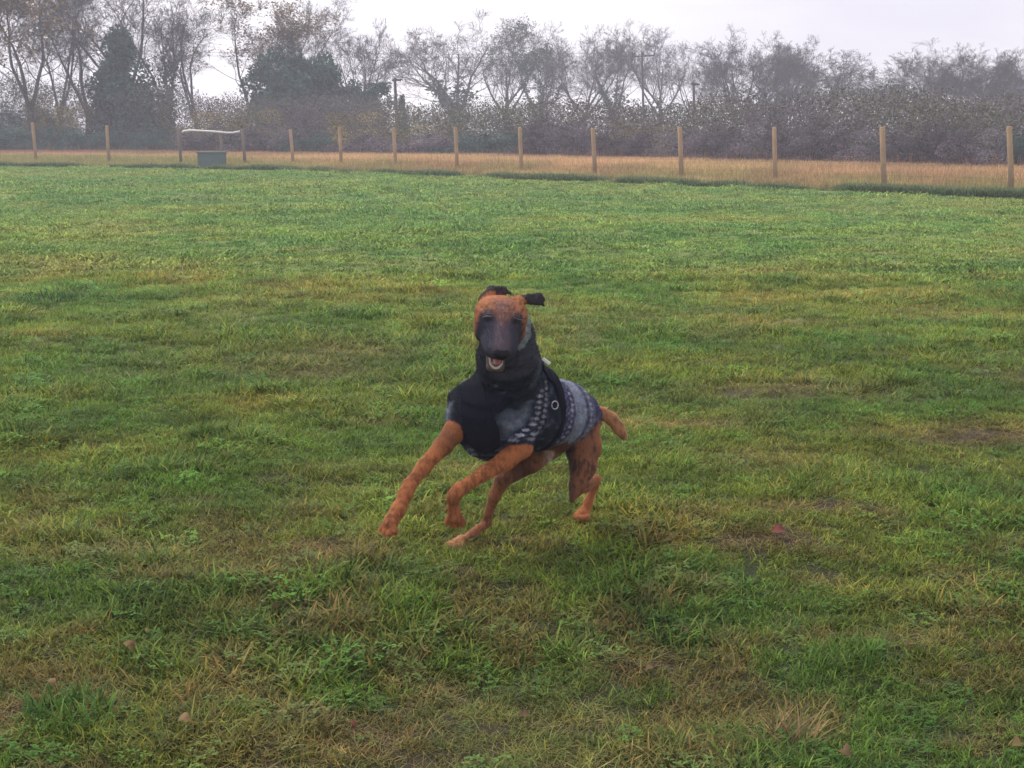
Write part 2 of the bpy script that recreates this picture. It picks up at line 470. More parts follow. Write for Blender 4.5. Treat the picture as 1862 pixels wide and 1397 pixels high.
# fallen leaves
def leaf_mesh(name, s, mat, curl=0.5):
    prof = [(0, .03), (.18, .26), (.38, .40), (.6, .36), (.82, .2), (1.0, 0.0)]
    vs, fs = [], []
    for i, (f, w) in enumerate(prof):
        z = curl * s * (0.35 * math.sin(f * 3.1) + 0.04 * (i % 2))
        vs += [(f * s, -w * s, z + curl * w * s * 0.55), (f * s, 0, z), (f * s, w * s, z + curl * w * s * 0.45)]
    for i in range(len(prof) - 1):
        b = 3 * i
        fs += [(b, b + 1, b + 4, b + 3), (b + 1, b + 2, b + 5, b + 4)]
    return make_mesh(name, vs, fs, mat, None, True)
leafm = [mat_basic('leaf_litter', c, 0.7, (60, 0.3, tuple(x * 0.55 for x in c)), spec=0.2) for c in ((0.15, 0.045, 0.030), (0.17, 0.105, 0.042), (0.11, 0.065, 0.028), (0.16, 0.12, 0.045))]
def leaf(px, py, s, mi, rz, label, group=None, curl=0.5):
    p = G(px, py)
    o = mesh_obj('fallen_leaf', leaf_mesh('fallen_leaf', s * .85, leafm[mi], random.uniform(.5, 1.1)), label=label, cat='leaf', group=group)
    o.location = (p[0], p[1], float(hgt(p[0], p[1])) + 0.026)
    o.rotation_euler = (random.uniform(-.7, .7), random.uniform(-.5, .3), rz)
leaf(1402, 985, 0.065, 0, 0.25, 'reddish fallen leaf at the right end of the bare hollow', curl=0.35)
for (px_, py_, s_, m_, lb_) in (
    (245, 1186, .045, 1, 'tan curled leaf above and right of the bottom left tuft'),
    (85, 1240, .04, 1, 'tan leaf at the upper edge of the lush tuft in the bottom left corner'),
    (322, 1320, .05, 1, 'largest tan leaf right of the lush tuft in the bottom left corner'),
    (770, 1185, .035, 1, 'tan leaf just below the bright yellow green tuft'),
    (1175, 1215, .04, 2, 'brown leaf on thin ground below and right of the dog'),
    (1840, 1362, .05, 3, 'pale straw coloured leaf in the bottom right corner'),
    (645, 1330, .035, 0, 'small reddish leaf near the bottom edge left of centre'),
    (1340, 1215, .03, 2, 'small brown leaf between the brown patch and the bright feathery tuft'),
    (265, 1152, .022, 1, 'tiny tan leaf just above the curled tan leaf at the left'),
    (1650, 1180, .035, 1, 'tan leaf below the flattened dark tuft'),
    (1240, 1145, .03, 2, 'small brown leaf in the grass right of the planted hind paw'),
    (505, 1110, .03, 2, 'small brown leaf left of the bright yellow green tuft'),
    (965, 1300, .04, 2, 'brown leaf near the bottom edge in the middle'),
    (1530, 1385, .05, 2, 'brown leaf at the bottom edge right of the dry straw tuft'),
    (1700, 932, .05, 2, 'brown leaf in the mid field far right of the dog')):
    leaf(px_, py_, s_, m_, random.uniform(0, 6), lb_, 'leaves fallen in the foreground grass')

# ------------------------------------------------------------------ fence
POSTS = [  # base px, base py, top px, top py, radius, material
    (-215, 294, -222, 219, .055, 0), (-75, 296, -81, 221, .055, 0),
    (66, 299, 59, 223, .06, 0), (199, 302, 194, 228, .06, 0), (330, 304, 324, 233, .055, 1), (446, 305, 441, 235, .055, 1),
    (534, 306, 528, 235, .055, 0), (621, 309, 617, 232, .055, 0), (720, 312.5, 716, 232, .055, 0), (832, 317, 828, 231, .055, 0),
    (949, 321.5, 945, 231, .055, 0), (1083, 327, 1078, 233, .058, 0), (1240, 333, 1236, 231, .06, 0), (1411, 340, 1408, 231, .052, 0),
    (1609, 348, 1604, 231, .062, 0), (1840, 357, 1835, 230, .058, 0), (2115, 369, 2108, 230, .06, 0)]
def tube(name, pts, radii, n=10, mat=None, parent=None, cap=True, bev=0.0):
    """tube through points"""
    pts = [Vector(p) for p in pts]
    vs, fs = [], []
    for i, p in enumerate(pts):
        d = (pts[min(i + 1, len(pts) - 1)] - pts[max(i - 1, 0)]).normalized()
        ref = Vector((0, 0, 1)) if abs(d.z) < 0.9 else Vector((1, 0, 0))
        u = d.cross(ref).normalized(); v = d.cross(u)
        for k in range(n):
            a = 2 * math.pi * k / n
            vs.append(p + (u * math.cos(a) + v * math.sin(a)) * radii[i])
    for i in range(len(pts) - 1):
        for k in range(n):
            fs.append((i * n + k, i * n + (k + 1) % n, (i + 1) * n + (k + 1) % n, (i + 1) * n + k))
    if cap:
        fs.append(tuple(range(n))[::-1]); fs.append(tuple((len(pts) - 1) * n + k for k in range(n)))
    me = make_mesh(name, vs, fs, mat)
    for pl in me.polygons: pl.use_smooth = len(pl.vertices) == 4
    return mesh_obj(name, me, parent)
fence = empty('fence', (0, 0, 0), label='post and wire fence of round wooden posts along the far edge of the field', cat='fence')
PB, PT = [], []
for i, (bx, by, tx, ty, r, mi) in enumerate(POSTS):
    b = G(bx, by); t = P(tx, ty, b[1])
    b[2] = -0.1
    PB.append(Vector(b)); PT.append(Vector(t))
    d = Vector(t) - Vector(b)
    pts = [b, Vector(b) + d * 0.5 + Vector((random.uniform(-.006, .006), 0, 0)), Vector(t) - d * 0.012, t]
    tube('post', pts, [r * 1.02, r, r * 0.96, r * 0.78], 12, (M_post, M_postgrey)[mi], fence)
for hfrac, rr in ((0.93, .0022), (0.78, .0015), (0.62, .0015), (0.46, .0015), (0.30, .0015), (0.16, .0015)):
    pts = []
    for b, t in zip(PB, PT):
        pts.append(b + (t - b) * hfrac + Vector((0, -0.055, 0)))
    tube('wire', pts, [rr] * len(pts), 4, M_wire, fence, cap=False)
# vertical stays of the netting (past counting: one part)
vs, fs = [], []
for i in range(len(PB) - 1):
    L_ = (PB[i + 1] - PB[i]).length
    for k in range(1, int(L_ / 0.3)):
        f = k / int(L_ / 0.3)
        b = PB[i].lerp(PB[i + 1], f) + Vector((0, -0.055, 0.1)); t = PT[i].lerp(PT[i + 1], f) + Vector((0, -0.055, 0))
        t = b + (t - b) * 0.75
        q = len(vs); w = 0.0012
        vs += [b + Vector((-w, 0, 0)), b + Vector((w, 0, 0)), t + Vector((w, 0, 0)), t + Vector((-w, 0, 0)),
               b + Vector((0, w * 2, 0)), t + Vector((0, w * 2, 0))]
        fs += [(q, q + 1, q + 2, q + 3), (q, q + 3, q + 5, q + 4), (q + 1, q + 4, q + 5, q + 2)]
mesh_obj('wire_stay', make_mesh('wire_stay', vs, fs, M_wire), fence, kind='stuff')
# gate bay: third upright behind the trough, white plastic pipe
b = G(404, 304); t = P(401, 236, b[1]); b[2] = -0.1
tube('post', [b, t], [.05, .046], 10, M_postgrey, fence)
Yg = PB[4].y - 0.10
pp = [P(331, 241, Yg), P(334, 238.5, Yg), P(345, 237.2, Yg), P(370, 238.2, Yg), P(397, 240, Yg), P(412, 241.5, Yg), P(424, 241.5, Yg), P(436, 239, Yg)]
tube('rail', pp, [.035] * len(pp), 10, M_plastic, fence)['label'] = 'slightly sagging white pipe rail'

# grey green box by the gate bay
def box_mesh(bm_name, dims, mat, bev=0.01, taper=1.0):
    import bmesh
    bm = bmesh.new()
    bmesh.ops.create_cube(bm, size=1)
    for v in bm.verts:
        k = taper if v.co.z < 0 else 1.0
        v.co = Vector((v.co.x * dims[0] * k, v.co.y * dims[1] * k, v.co.z * dims[2]))
    bmesh.ops.bevel(bm, geom=bm.edges[:], offset=bev, segments=2, affect='EDGES')
    me = bpy.data.meshes.new(bm_name); bm.to_mesh(me); bm.free()
    me.materials.append(mat)
    return me
bp_ = G(391, 306)
bp_w = 47 / FPX * bp_[1]; bp_h = 30 / FPX * bp_[1]
box = empty('storage_box', (bp_[0], bp_[1] - 0.45, 0), label='plain grey green box standing against the fence under the white rail', cat='box')
o = mesh_obj('body', box_mesh('body', (bp_w, 0.55, bp_h - 0.06), M_bin, 0.02, 0.95), box); o.location = (0, 0, (bp_h - 0.06) / 2)
o = mesh_obj('lid', box_mesh('lid', (bp_w * 1.04, 0.6, 0.06), M_bin, 0.015), box); o.location = (0, 0, bp_h - 0.03)
for sx in (-1, 0, 1):
    o = mesh_obj('rib', box_mesh('rib', (0.04, 0.03, bp_h - 0.16), M_bin, 0.008), box); o.location = (sx * bp_w * 0.36, -0.275, bp_h / 2 - 0.04)

# ------------------------------------------------------------------ rough strip by and beyond the fence
M_dry = mat_leafy('dry_grass', (1, 1, 1), True, 0.3, 0.1)
tall = [blades_mesh('t', 70, 0.22, (0.24, 0.48), (0.008, 0.016), (0.0, 0.35), [(3, GREEN), (2, LITE), (1, (0.75, .7, .7))], M_dry, 0.6) for i in range(4)]
weed = [blades_mesh('w', 70, 0.20, (0.12, 0.26), (0.012, 0.03), (0.1, 1.0), green, M_blade, 0.8) for i in range(3)]
tall_coll = protos('tall_grass', tall); weed_coll = protos('weed', weed)
def hedge_Y(px):
    return np.interp(px, [-600, 0, 300, 949, 1400, 1862, 2500], [76, 72, 67, 53, 43, 37, 32])
n = 90000
px_ = rng.uniform(-250, 2110, n)
y0 = ground_Y(edge_py(px_)) + 0.9
y1 = hedge_Y(px_) + 2.5
u = rng.random(n) ** 0.8
Yv = y0 + (y1 - y0) * u
keep = rng.random(n) < (Yv / 75.0) * np.clip((y1 - y0) / 16, 0.2, 1) * 1.0
px_, Yv, u = px_[keep], Yv[keep], u[keep]
Xv = (px_ - W0 / 2) / FPX * Yv
gfac = np.clip(sstep(700, 150, px_) * sstep(0.55, 0.15, u) + .45 * sstep(.3, .05, u) + .35 * sstep(.5, .65, n_b.fbm(Xv * .5, Yv * .5, 3)), 0, 1)
nzv = n_c.fbm(Xv * 0.4, Yv * 0.4, 3)
dry = np.array((0.50, 0.335, 0.180)); red = np.array((0.29, 0.16, 0.105)); grn = np.array((0.22, 0.24, 0.08))
redf = np.clip(sstep(0.5, 0.68, nzv) * 0.5 + sstep(700, 200, px_) * sstep(0.35, 0.8, u), 0, 1)[:, None]
c = dry * (1 - redf) + red * redf
c = c * (1 - gfac[:, None] * 0.8) + grn * gfac[:, None] * 0.8
c *= rng.uniform(0.85, 1.15, (len(c), 1))
hs = np.interp(px_, [0, 500, 900, 1862], [0.62, 0.75, 0.85, 0.85]) * rng.uniform(0.75, 1.2, len(px_)) * (0.6 + 0.5 * sstep(0, 0.25, u))
scatter('tall_dry_grass', tall_coll, np.stack([Xv, Yv, 0 * Xv], -1),
        np.stack([rng.normal(0, .08, len(Xv)), rng.normal(0, .08, len(Xv)), rng.uniform(0, 6.28, len(Xv))], -1),
        np.stack([hs * 1.2, hs * 1.2, hs], -1), rng.integers(0, 4, len(Xv)), c,
        label='tall dry tan grass in the strip beyond the fence', cat='dry grass', kind='stuff')
n = 14000
px_ = rng.uniform(-250, 2110, n)
ye = ground_Y(edge_py(px_))
Yv = ye + rng.uniform(0.0, 1.0, n) ** 1.3 * 0.6
Xv = (px_ - W0 / 2) / FPX * Yv
nzv = n_d.fbm(Xv * 0.9, Yv * 0.9, 4)
s = rng.uniform(0.3, 0.95, n) * (0.40 + 0.75 * sstep(0.35, 0.65, nzv))
c = np.array((0.082, 0.120, 0.055)) * (1 + 0.7 * rng.random((n, 1))) + np.array((0.03, 0.02, 0.0)) * (sstep(0.55, 0.3, nzv))[:, None]
scatter('fence_weeds', weed_coll, np.stack([Xv, Yv, 0 * Xv], -1), np.stack([0 * Xv, 0 * Xv, rng.uniform(0, 6.28, n)], -1),
        np.stack([s, s, s], -1), rng.integers(0, 3, n), c,
        label='dark green weeds and tufts along the foot of the fence', cat='weeds', kind='stuff')

# ------------------------------------------------------------------ trees
def rot_about(d, ang, az):
    d = Vector(d).normalized()
    ref = Vector((0, 0, 1)) if abs(d.z) < 0.95 else Vector((1, 0, 0))
    u = d.cross(ref).normalized(); v = d.cross(u)
    return (d * math.cos(ang) + (u * math.cos(az) + v * math.sin(az)) * math.sin(ang)).normalized()
def grow(start, d, length, r, level, segs, P_, tips):
    ns = P_['nseg'][level]
    p = Vector(start); d = Vector(d)
    pts = [(p.copy(), d.copy(), r)]
    tip_r = r * P_['taper'][level]
    for i in range(ns):
        w = P_['wander'][level]
        d = (d + Vector((random.gauss(0, w), random.gauss(0, w), random.gauss(0, w) + P_['up'][level]))).normalized()
        q = p + d * (length / ns)
        r0 = r + (tip_r - r) * i / ns; r1 = r + (tip_r - r) * (i + 1) / ns
        segs.append((p.copy(), q.copy(), r0, r1, level))
        p = q
        pts.append((p.copy(), d.copy(), r1))
    if level + 1 < len(P_['nseg']):
        nc = P_['kids'][level]
        for k in range(nc):
            f = random.uniform(P_['from'][level], 1.0) if k > 0 else 1.0
            t = f * ns; i = min(int(t), ns - 1); ff = t - i
            pp = pts[i][0].lerp(pts[i + 1][0], ff); dd = pts[min(i + 1, ns)][1]; rr = pts[i][2] * (1 - ff) + pts[i + 1][2] * ff
            ang = random.uniform(*P_['ang'][level]); az = random.uniform(0, 6.283)
            nd = rot_about(dd, ang, az)
            nl = length * random.uniform(*P_['ratio'][level]) * (1.15 - 0.45 * f if level > 0 else 1.0)
            grow(pp, nd, nl, max(rr * P_['rr'][level], 0.0065), level + 1, segs, P_, tips)
    else:
        tips.append(p.copy())
def segs_mesh(name, segs, sides, mat, jit=0.25):
    n = len(segs)
    a = np.array([s[0] for s in segs]); b = np.array([s[1] for s in segs])
    ra = np.array([s[2] for s in segs]); rb = np.array([s[3] for s in segs])
    d = b - a; d /= np.linalg.norm(d, axis=1)[:, None] + 1e-9
    ref = np.where(np.abs(d[:, 2:3]) < 0.9, np.array([[0, 0, 1.0]]), np.array([[1.0, 0, 0]]))
    u = np.cross(d, ref); u /= np.linalg.norm(u, axis=1)[:, None]; v = np.cross(d, u)
    ang = np.arange(sides) * 2 * np.pi / sides
    ring = u[:, None, :] * np.cos(ang)[None, :, None] + v[:, None, :] * np.sin(ang)[None, :, None]
    va = a[:, None, :] + ring * ra[:, None, None]; vb = b[:, None, :] + ring * rb[:, None, None]
    vs = np.concatenate([va, vb], 1).reshape(-1, 3)
    k = np.arange(sides); k2 = (k + 1) % sides
    f = np.stack([k, k2, k2 + sides, k + sides], -1)
    fs = (f[None] + (np.arange(n) * 2 * sides)[:, None, None]).reshape(-1, 4)
    c = np.repeat(np.random.default_rng(5).uniform(1 - jit, 1 + jit, n), 2 * sides)[:, None] * np.ones((1, 3))
    return make_mesh(name, vs, fs, mat, c, smooth=True)
def cards_mesh(name, pos, size, mat, shade, seed=1, flat=0.0):
    """small leaf quads (bent along the middle) at positions"""
    r = np.random.default_rng(seed)
    n = len(pos)
    d = r.normal(size=(n, 3)); d /= np.linalg.norm(d, axis=1)[:, None]
    e = r.normal(size=(n, 3)); e[:, 2] *= (1 - flat); e -= d * np.sum(e * d, 1)[:, None]; e /= np.linalg.norm(e, axis=1)[:, None]
    nn = np.cross(d, e)
    s = (size * r.uniform(0.6, 1.4, n))[:, None]
    v = np.stack([pos - d * s, pos - e * s * 0.55 + nn * s * 0.2, pos + d * s, pos + e * s * 0.55 + nn * s * 0.2], 1).reshape(-1, 3)
    f = (np.array([[0, 1, 2], [0, 2, 3]])[None] + (np.arange(n) * 4)[:, None, None]).reshape(-1, 3)
    c = np.repeat(shade, 4, axis=0)
    return make_mesh(name, v, f, mat, c)

BROAD = dict(nseg=[4, 7, 5, 4, 3, 2], taper=[.75, .18, .3, .4, .5, .5], wander=[.05, .10, .15, .18, .2, .25], up=[.02, .05, .04, .04, .05, .04],
             kids=[5, 10, 7, 5, 4], **{'from': [.55, .22, .25, .25, .2]}, ang=[(.25, .75), (.45, .95), (.4, .9), (.35, .9), (.3, .9)],
             ratio=[(1.7, 2.5), (.38, .6), (.42, .62), (.4, .65), (.45, .75)], rr=[.62, .42, .45, .55, .7])
TALL = dict(BROAD); TALL.update(kids=[3, 13, 7, 5, 4], ang=[(.12, .42), (.35, .75), (.35, .8), (.35, .85), (.3, .9)], ratio=[(2.2, 3.0), (.26, .42), (.45, .62), (.42, .65), (.5, .75)], up=[.02, .05, .08, .06, .06, .05])
def build_tree(par, trunk_len, r, seed):
    random.seed(seed)
    segs, tips = [], []
    grow((0, 0, -0.1), (random.uniform(-.05, .05), 0, 1), trunk_len, r, 0, segs, par, tips)
    zs_ = sorted(s[1].z for s in segs); zmax = zs_[int(.985 * len(zs_))]
    xs = sorted(s[1].x for s in segs); wid = xs[int(.985 * len(xs))] - xs[int(.015 * len(xs))]
    big = [s for s in segs if s[4] <= 2]; small = [s for s in segs if s[4] > 2]
    tm = segs_mesh('trunk', big, 6, M_bark); cm = segs_mesh('crown', small, 3, M_twig)
    return dict(trunk=tm, crown=cm, h=zmax, w=wid, tips=tips, segs=segs, big=big)
TREES = {}
for nm, par, tl, r, sd in (('b0', BROAD, 2.2, .20, 3), ('b1', BROAD, 1.8, .19, 8), ('b2', BROAD, 2.6, .21, 21), ('b3', BROAD, 2.0, .17, 34),
                           ('t0', TALL, 2.4, .17, 5), ('t1', TALL, 2.8, .18, 15), ('t2', TALL, 2.2, .155, 25)):
    TREES[nm] = build_tree(par, tl, r, sd)
random.seed(77)
for nm, T in TREES.items():
    r = np.random.default_rng(sum(map(ord, nm)))
    tp = np.array(T['tips'])
    # leftover leaves: clustered on part of the crown
    sel = tp[r.random(len(tp)) < 0.30]
    pos = np.repeat(sel, 2, 0) + r.normal(0, .14, (len(sel) * 2, 3))
    T['lc'] = cards_mesh('foliage', pos, 0.075, M_yleaf, r.uniform(.5, 1.5, (len(pos), 1)) * np.ones((1, 3)), 3)
    sel = tp[(r.random(len(tp)) < .6) & (tp[:, 0] < .5)]
    pos = np.repeat(sel, 2, 0) + r.normal(0, .14, (len(sel) * 2, 3))
    T['gc'] = cards_mesh('foliage', pos, 0.08, M_gleaf, r.uniform(.5, 1.4, (len(pos), 1)) * np.ones((1, 3)), 4)
    # ivy round trunk and lower limbs
    ps = []
    for (a, b, ra, rb, lv) in T['big']:
        if lv <= 1 and b.z < T['h'] * 0.55:
            k = int(90 * (b - a).length)
            f = r.random(k)[:, None]
            c_ = np.array(a) * (1 - f) + np.array(b) * f
            off = r.normal(size=(k, 3)); off /= np.linalg.norm(off, axis=1)[:, None]
            ps.append(c_ + off * (ra + .08 + .35 * r.random((k, 1)) ** 2))
    pos = np.concatenate(ps)
    T['ivy'] = cards_mesh('ivy', pos, 0.10, M_ivy, r.uniform(.5, 1.5, (len(pos), 1)) * np.ones((1, 3)), 6)

def place_tree(kind, px, top, Y, width, label, group, cat='tree', leaves=None, ivy=False, rz=None):
    T = TREES[kind]
    X = (px - W0 / 2) / FPX * Y
    H = P(px, top, Y)[2]
    sz = H / T['h']; sx = (width / FPX * Y) / T['w']
    sx = min(max(sx, sz * 0.6), sz * 1.6)
    root = empty('tree' if cat == 'tree' else cat, (X, Y, 0), rz if rz is not None else random.uniform(0, 6.28), label=label, cat=cat, group=group)
    root.rotation_euler[1] = -0.03
    for nm in ('trunk', 'crown'):
        o = mesh_obj(nm, T[nm], root); o.scale = (sx, sx, sz)
    if leaves:
        o = mesh_obj('foliage', T[leaves], root); o.scale = (sx, sx, sz)
    if ivy:
        o = mesh_obj('ivy', T['ivy'], root); o.scale = (sx, sx, sz)
    return root
GL = 'tall bare trees at the left beyond the fence'
GM = 'bare trees in the middle beyond the fence'
GR = 'bare trees at the right beyond the fence'
place_tree('t1', -60, -90, 84, 300, 'bare tree cut off by the left edge of the picture', GL, leaves='lc')
place_tree('t0', 62, -75, 80, 230, 'tall bare tree with yellow leaves low down, behind the leftmost fence post', GL, leaves='lc')
place_tree('t2', 118, -60, 88, 210, 'tall thin bare tree between the first two fence posts', GL)
place_tree('t1', 168, -80, 82, 240, 'tall bare tree left of the dark conical evergreen', GL)
place_tree('t0', 262, -85, 90, 240, 'tall bare tree rising right behind the dark conical evergreen', GL)
place_tree('t2', 322, -50, 84, 210, 'tall bare tree with ivy on its trunk above the gap right of the conical evergreen', GL, ivy=True)
place_tree('t1', 378, -25, 92, 190, 'bare leaning tree above the left end of the white rail', GL)
place_tree('t0', 452, -12, 88, 170, 'bare tree with a few yellow leaves above the right end of the white rail', GL, leaves='lc')
place_tree('t2', 512, 2, 95, 150, 'bare tree rising behind the left side of the broad dark evergreen', GL)
place_tree('t1', 592, 8, 100, 150, 'bare tree with a ragged outer branch, behind the right side of the broad dark evergreen', GL)
place_tree('b1', 660, 46, 105, 140, 'round-topped bare tree just left of the gap with the thin pole', GM)
place_tree('b0', 838, 44, 118, 250, 'wide spreading bare tree just right of the gap with the thin pole', GM, ivy=True)
place_tree('b3', 925, 46, 125, 170, 'bare tree with upright twigs left of the ivy topped tree', GM)
place_tree('b2', 985, 46, 112, 150, 'tree with a green leafy upper crown and thick ivy clad trunk', GM, leaves='gc', ivy=True)
place_tree('b1', 1062, 62, 120, 150, 'bare tree just right of the ivy clad tree', GM)
place_tree('b0', 1118, 58, 116, 150, 'bare tree whose twigs surround the pole with a crossarm from the left', GM, ivy=True)
place_tree('b3', 1192, 50, 125, 170, 'pale feathery bare tree behind the pole with a crossarm', GM)
place_tree('b2', 1262, 84, 112, 130, 'bare tree behind the plain pole with the white plate', GM)
place_tree('b0', 1330, 66, 105, 180, 'dense dark bare tree between the plain pole and the dome of trees on the right', GR)
place_tree('b1', 1405, 78, 104, 170, 'dense bare tree behind the fourth fence post from the right edge', GR, ivy=True)
place_tree('b3', 1478, 100, 100, 170, 'rounded bare tree at the downhill end of the middle tree line', GR)
place_tree('b2', 1590, 128, 104, 110, 'low bare tree in the dip between the two domes of trees', GR, leaves='gc')
place_tree('b0', 1690, 92, 96, 190, 'left tree of the dome of bare trees at the right', GR)
place_tree('b1', 1640, 118, 104, 150, 'bare tree at the left foot of the dome of trees at the right', GR)
place_tree('b3', 1768, 92, 104, 170, 'bare tree between the central and right trees of the right hand dome', GR)
place_tree('b2', 1440, 88, 110, 160, 'bare tree in the back rank of the sloping end of the middle tree line', GR)
place_tree('b1', 1360, 72, 114, 160, 'bare tree in the back rank right of the plain pole', GR)
place_tree('b1', 1735, 86, 98, 210, 'central tree of the dome of bare trees at the right', GR)
place_tree('b3', 1812, 108, 92, 190, 'right tree of the dome of bare trees at the right, with ivy', GR, ivy=True)
place_tree('b2', 1868, 135, 88, 150, 'bare tree cut off by the right edge of the picture', GR)
place_tree('b0', 1990, 140, 88, 200, 'bare tree beyond the right edge of the picture', GR)

# evergreens and shrubs made of leaf clumps
def blob_positions(r, blobs, n, surf=0.75):
    """points spread through a set of ellipsoid clumps, denser near their surfaces"""
    vol = np.array([b[3] * b[4] * b[5] for b in blobs]) ** 0.67
    pick = r.choice(len(blobs), n, p=vol / vol.sum())
    B = np.array(blobs)[pick]
    d = r.normal(size=(n, 3)); d /= np.linalg.norm(d, axis=1)[:, None]
    rad = np.where(r.random(n) < surf, r.uniform(.8, 1.08, n), r.uniform(0.3, .8, n) )
    return B[:, :3] + d * rad[:, None] * B[:, 3:6], pick
def bush_variant(seed, kind, n, leaf, mat):
    r = np.random.default_rng(seed)
    blobs = []
    if kind == 'cone':      # dense conical evergreen, unit height 1, width ~.8
        for k in range(46):
            z = r.uniform(.06, .97); rr = .40 * (1 - z) ** .75 + .03
            a = r.uniform(0, 6.28); q = rr * r.uniform(.3, .9)
            s = r.uniform(.06, .12) * (1.2 - .5 * z)
            blobs.append((q * math.cos(a), q * math.sin(a), z * .93, s, s, s * 1.3))
    elif kind == 'broad':
        for k in range(50):
            z = r.uniform(.08, .92); rr = .46 * math.sqrt(max(0, 1 - (abs(z - .4) / .62) ** 2.2))
            a = r.uniform(0, 6.28); q = rr * r.uniform(.3, .92)
            s = r.uniform(.07, .13)
            blobs.append((q * math.cos(a), q * math.sin(a), z * .93, s, s, s))
    else:                   # shrub: irregular mound
        for k in range(34):
            a = r.uniform(0, 6.28); q = math.sqrt(r.random()) * .48
            zt = (1 - (q / .56) ** 2) * r.uniform(.55, .95)
            z = zt * r.uniform(.25, 1)
            s = r.uniform(.08, .16)
            blobs.append((q * math.cos(a), q * math.sin(a), max(z, .06), s * 1.1, s * 1.1, s * .9))
    pos, pick = blob_positions(r, blobs, n)
    pos[:, 2] = np.maximum(pos[:, 2], 0.0)
    bs = r.uniform(.6, 1.45, len(blobs))[pick][:, None]
    sh = bs * r.uniform(.65, 1.35, (n, 1)) * (1 + r.normal(0, .07, (n, 3)))
    fol = cards_mesh('foliage', pos, leaf, mat, np.clip(sh, 0.05, 3), seed + 1)
    segs = []
    random.seed(seed)
    for k in range(60 if kind == 'shrub' else 14):
        b = blobs[r.integers(len(blobs))]
        p0 = Vector((r.normal(0, .05), r.normal(0, .05), 0)); p1 = Vector(b[:3]) ; p1 = p1 + Vector(r.normal(0, .03, 3))
        mid = p0.lerp(p1, .5) + Vector((0, 0, .04))
        segs += [(p0, mid, .012, .007, 0), (mid, p1, .007, .003, 0)]
        if kind == 'shrub':
            for j in range(9):
                e = p1 + Vector((r.normal(0, .09), r.normal(0, .09), abs(r.normal(.09, .06))))
                segs.append((p1, e, .0035, .0015, 0))
    st = segs_mesh('stem', segs, 3, M_twig)
    return fol, st
EVER = {'cone': bush_variant(3, 'cone', 12000, .018, M_leaf_dark), 'broad': bush_variant(6, 'broad', 10000, .020, M_leaf_dark), 'broad2': bush_variant(14, 'broad', 8000, .022, M_leaf_dark)}
SHR = {}
for key, m in (('olive', M_leaf_olive), ('blue', M_leaf_blue), ('brown', M_leaf_brown)):
    SHR[key] = [bush_variant(30 + 7 * i + len(key), 'shrub', 14000, .0105, m) for i in range(2)]
def place_bush(name, fs_, px, top, Y, width, label, cat, group=None, rz=None):
    X = (px - W0 / 2) / FPX * Y; H = P(px, top, Y)[2]; Wm = width / FPX * Y
    root = empty(name, (X, Y, 0), rz if rz is not None else random.uniform(0, 6.28), label=label, cat=cat, group=group)
    for nm, me in zip(('foliage', 'stem'), fs_):
        o = mesh_obj(nm, me, root); o.scale = (Wm, Wm, H)
    return root
random.seed(5)
place_bush('evergreen_tree', EVER['cone'], 234, 48, 78, 235, 'dark conical evergreen tree above the hedge at the left', 'evergreen tree')
place_bush('evergreen_tree', EVER['broad'], 512, 90, 84, 150, 'green leafy left half of the broad evergreen group', 'evergreen tree')
place_bush('evergreen_tree', EVER['broad2'], 553, 70, 80, 170, 'tallest part of the broad evergreen group, dark green', 'evergreen tree')
place_bush('evergreen_tree', EVER['cone'], 600, 115, 82, 170, 'lower dark evergreen at the right foot of the broad evergreen group', 'evergreen tree')
place_bush('evergreen_tree', EVER['broad'], 668, 138, 86, 140, 'small dark evergreen below the round-topped bare tree', 'evergreen tree')
place_bush('evergreen_tree', EVER['cone'], 735, 172, 84, 46, 'small dark bush at the foot of the thin pole', 'evergreen bush')

ORD = ['first', 'second', 'third', 'fourth', 'fifth', 'sixth', 'seventh', 'eighth', 'ninth', 'tenth', 'eleventh', 'twelfth', 'thirteenth', 'fourteenth']
VP = [p for p in POSTS if 0 < p[0] < 1862]
word = {'olive': 'olive', 'blue': 'dark green', 'brown': 'brown'}
TOPF = ([-300, 0, 150, 300, 420, 520, 640, 700, 780, 900, 1000, 1120, 1250, 1400, 1560, 1700, 1862, 2300], [200, 200, 205, 215, 218, 214, 222, 228, 224, 205, 208, 216, 210, 206, 205, 200, 203, 200])
TOPB = ([-300, 0, 100, 200, 300, 400, 500, 600, 700, 760, 850, 950, 1100, 1200, 1300, 1400, 1500, 1600, 1700, 1862, 2300], [150, 140, 152, 150, 165, 182, 180, 178, 182, 200, 192, 192, 198, 204, 190, 182, 182, 174, 182, 186, 180])
colF = ['blue', 'blue', 'blue', 'brown', 'brown', 'blue', 'brown', 'brown', 'blue', 'brown', 'brown', 'brown', 'brown', 'brown']
colB = ['blue', 'olive', 'olive', 'olive', 'olive', 'brown', 'olive', 'olive', 'brown', 'brown', 'olive', 'brown', 'brown', 'brown']
edges = [-20] + [p[0] for p in VP] + [1882]
cnt = 0
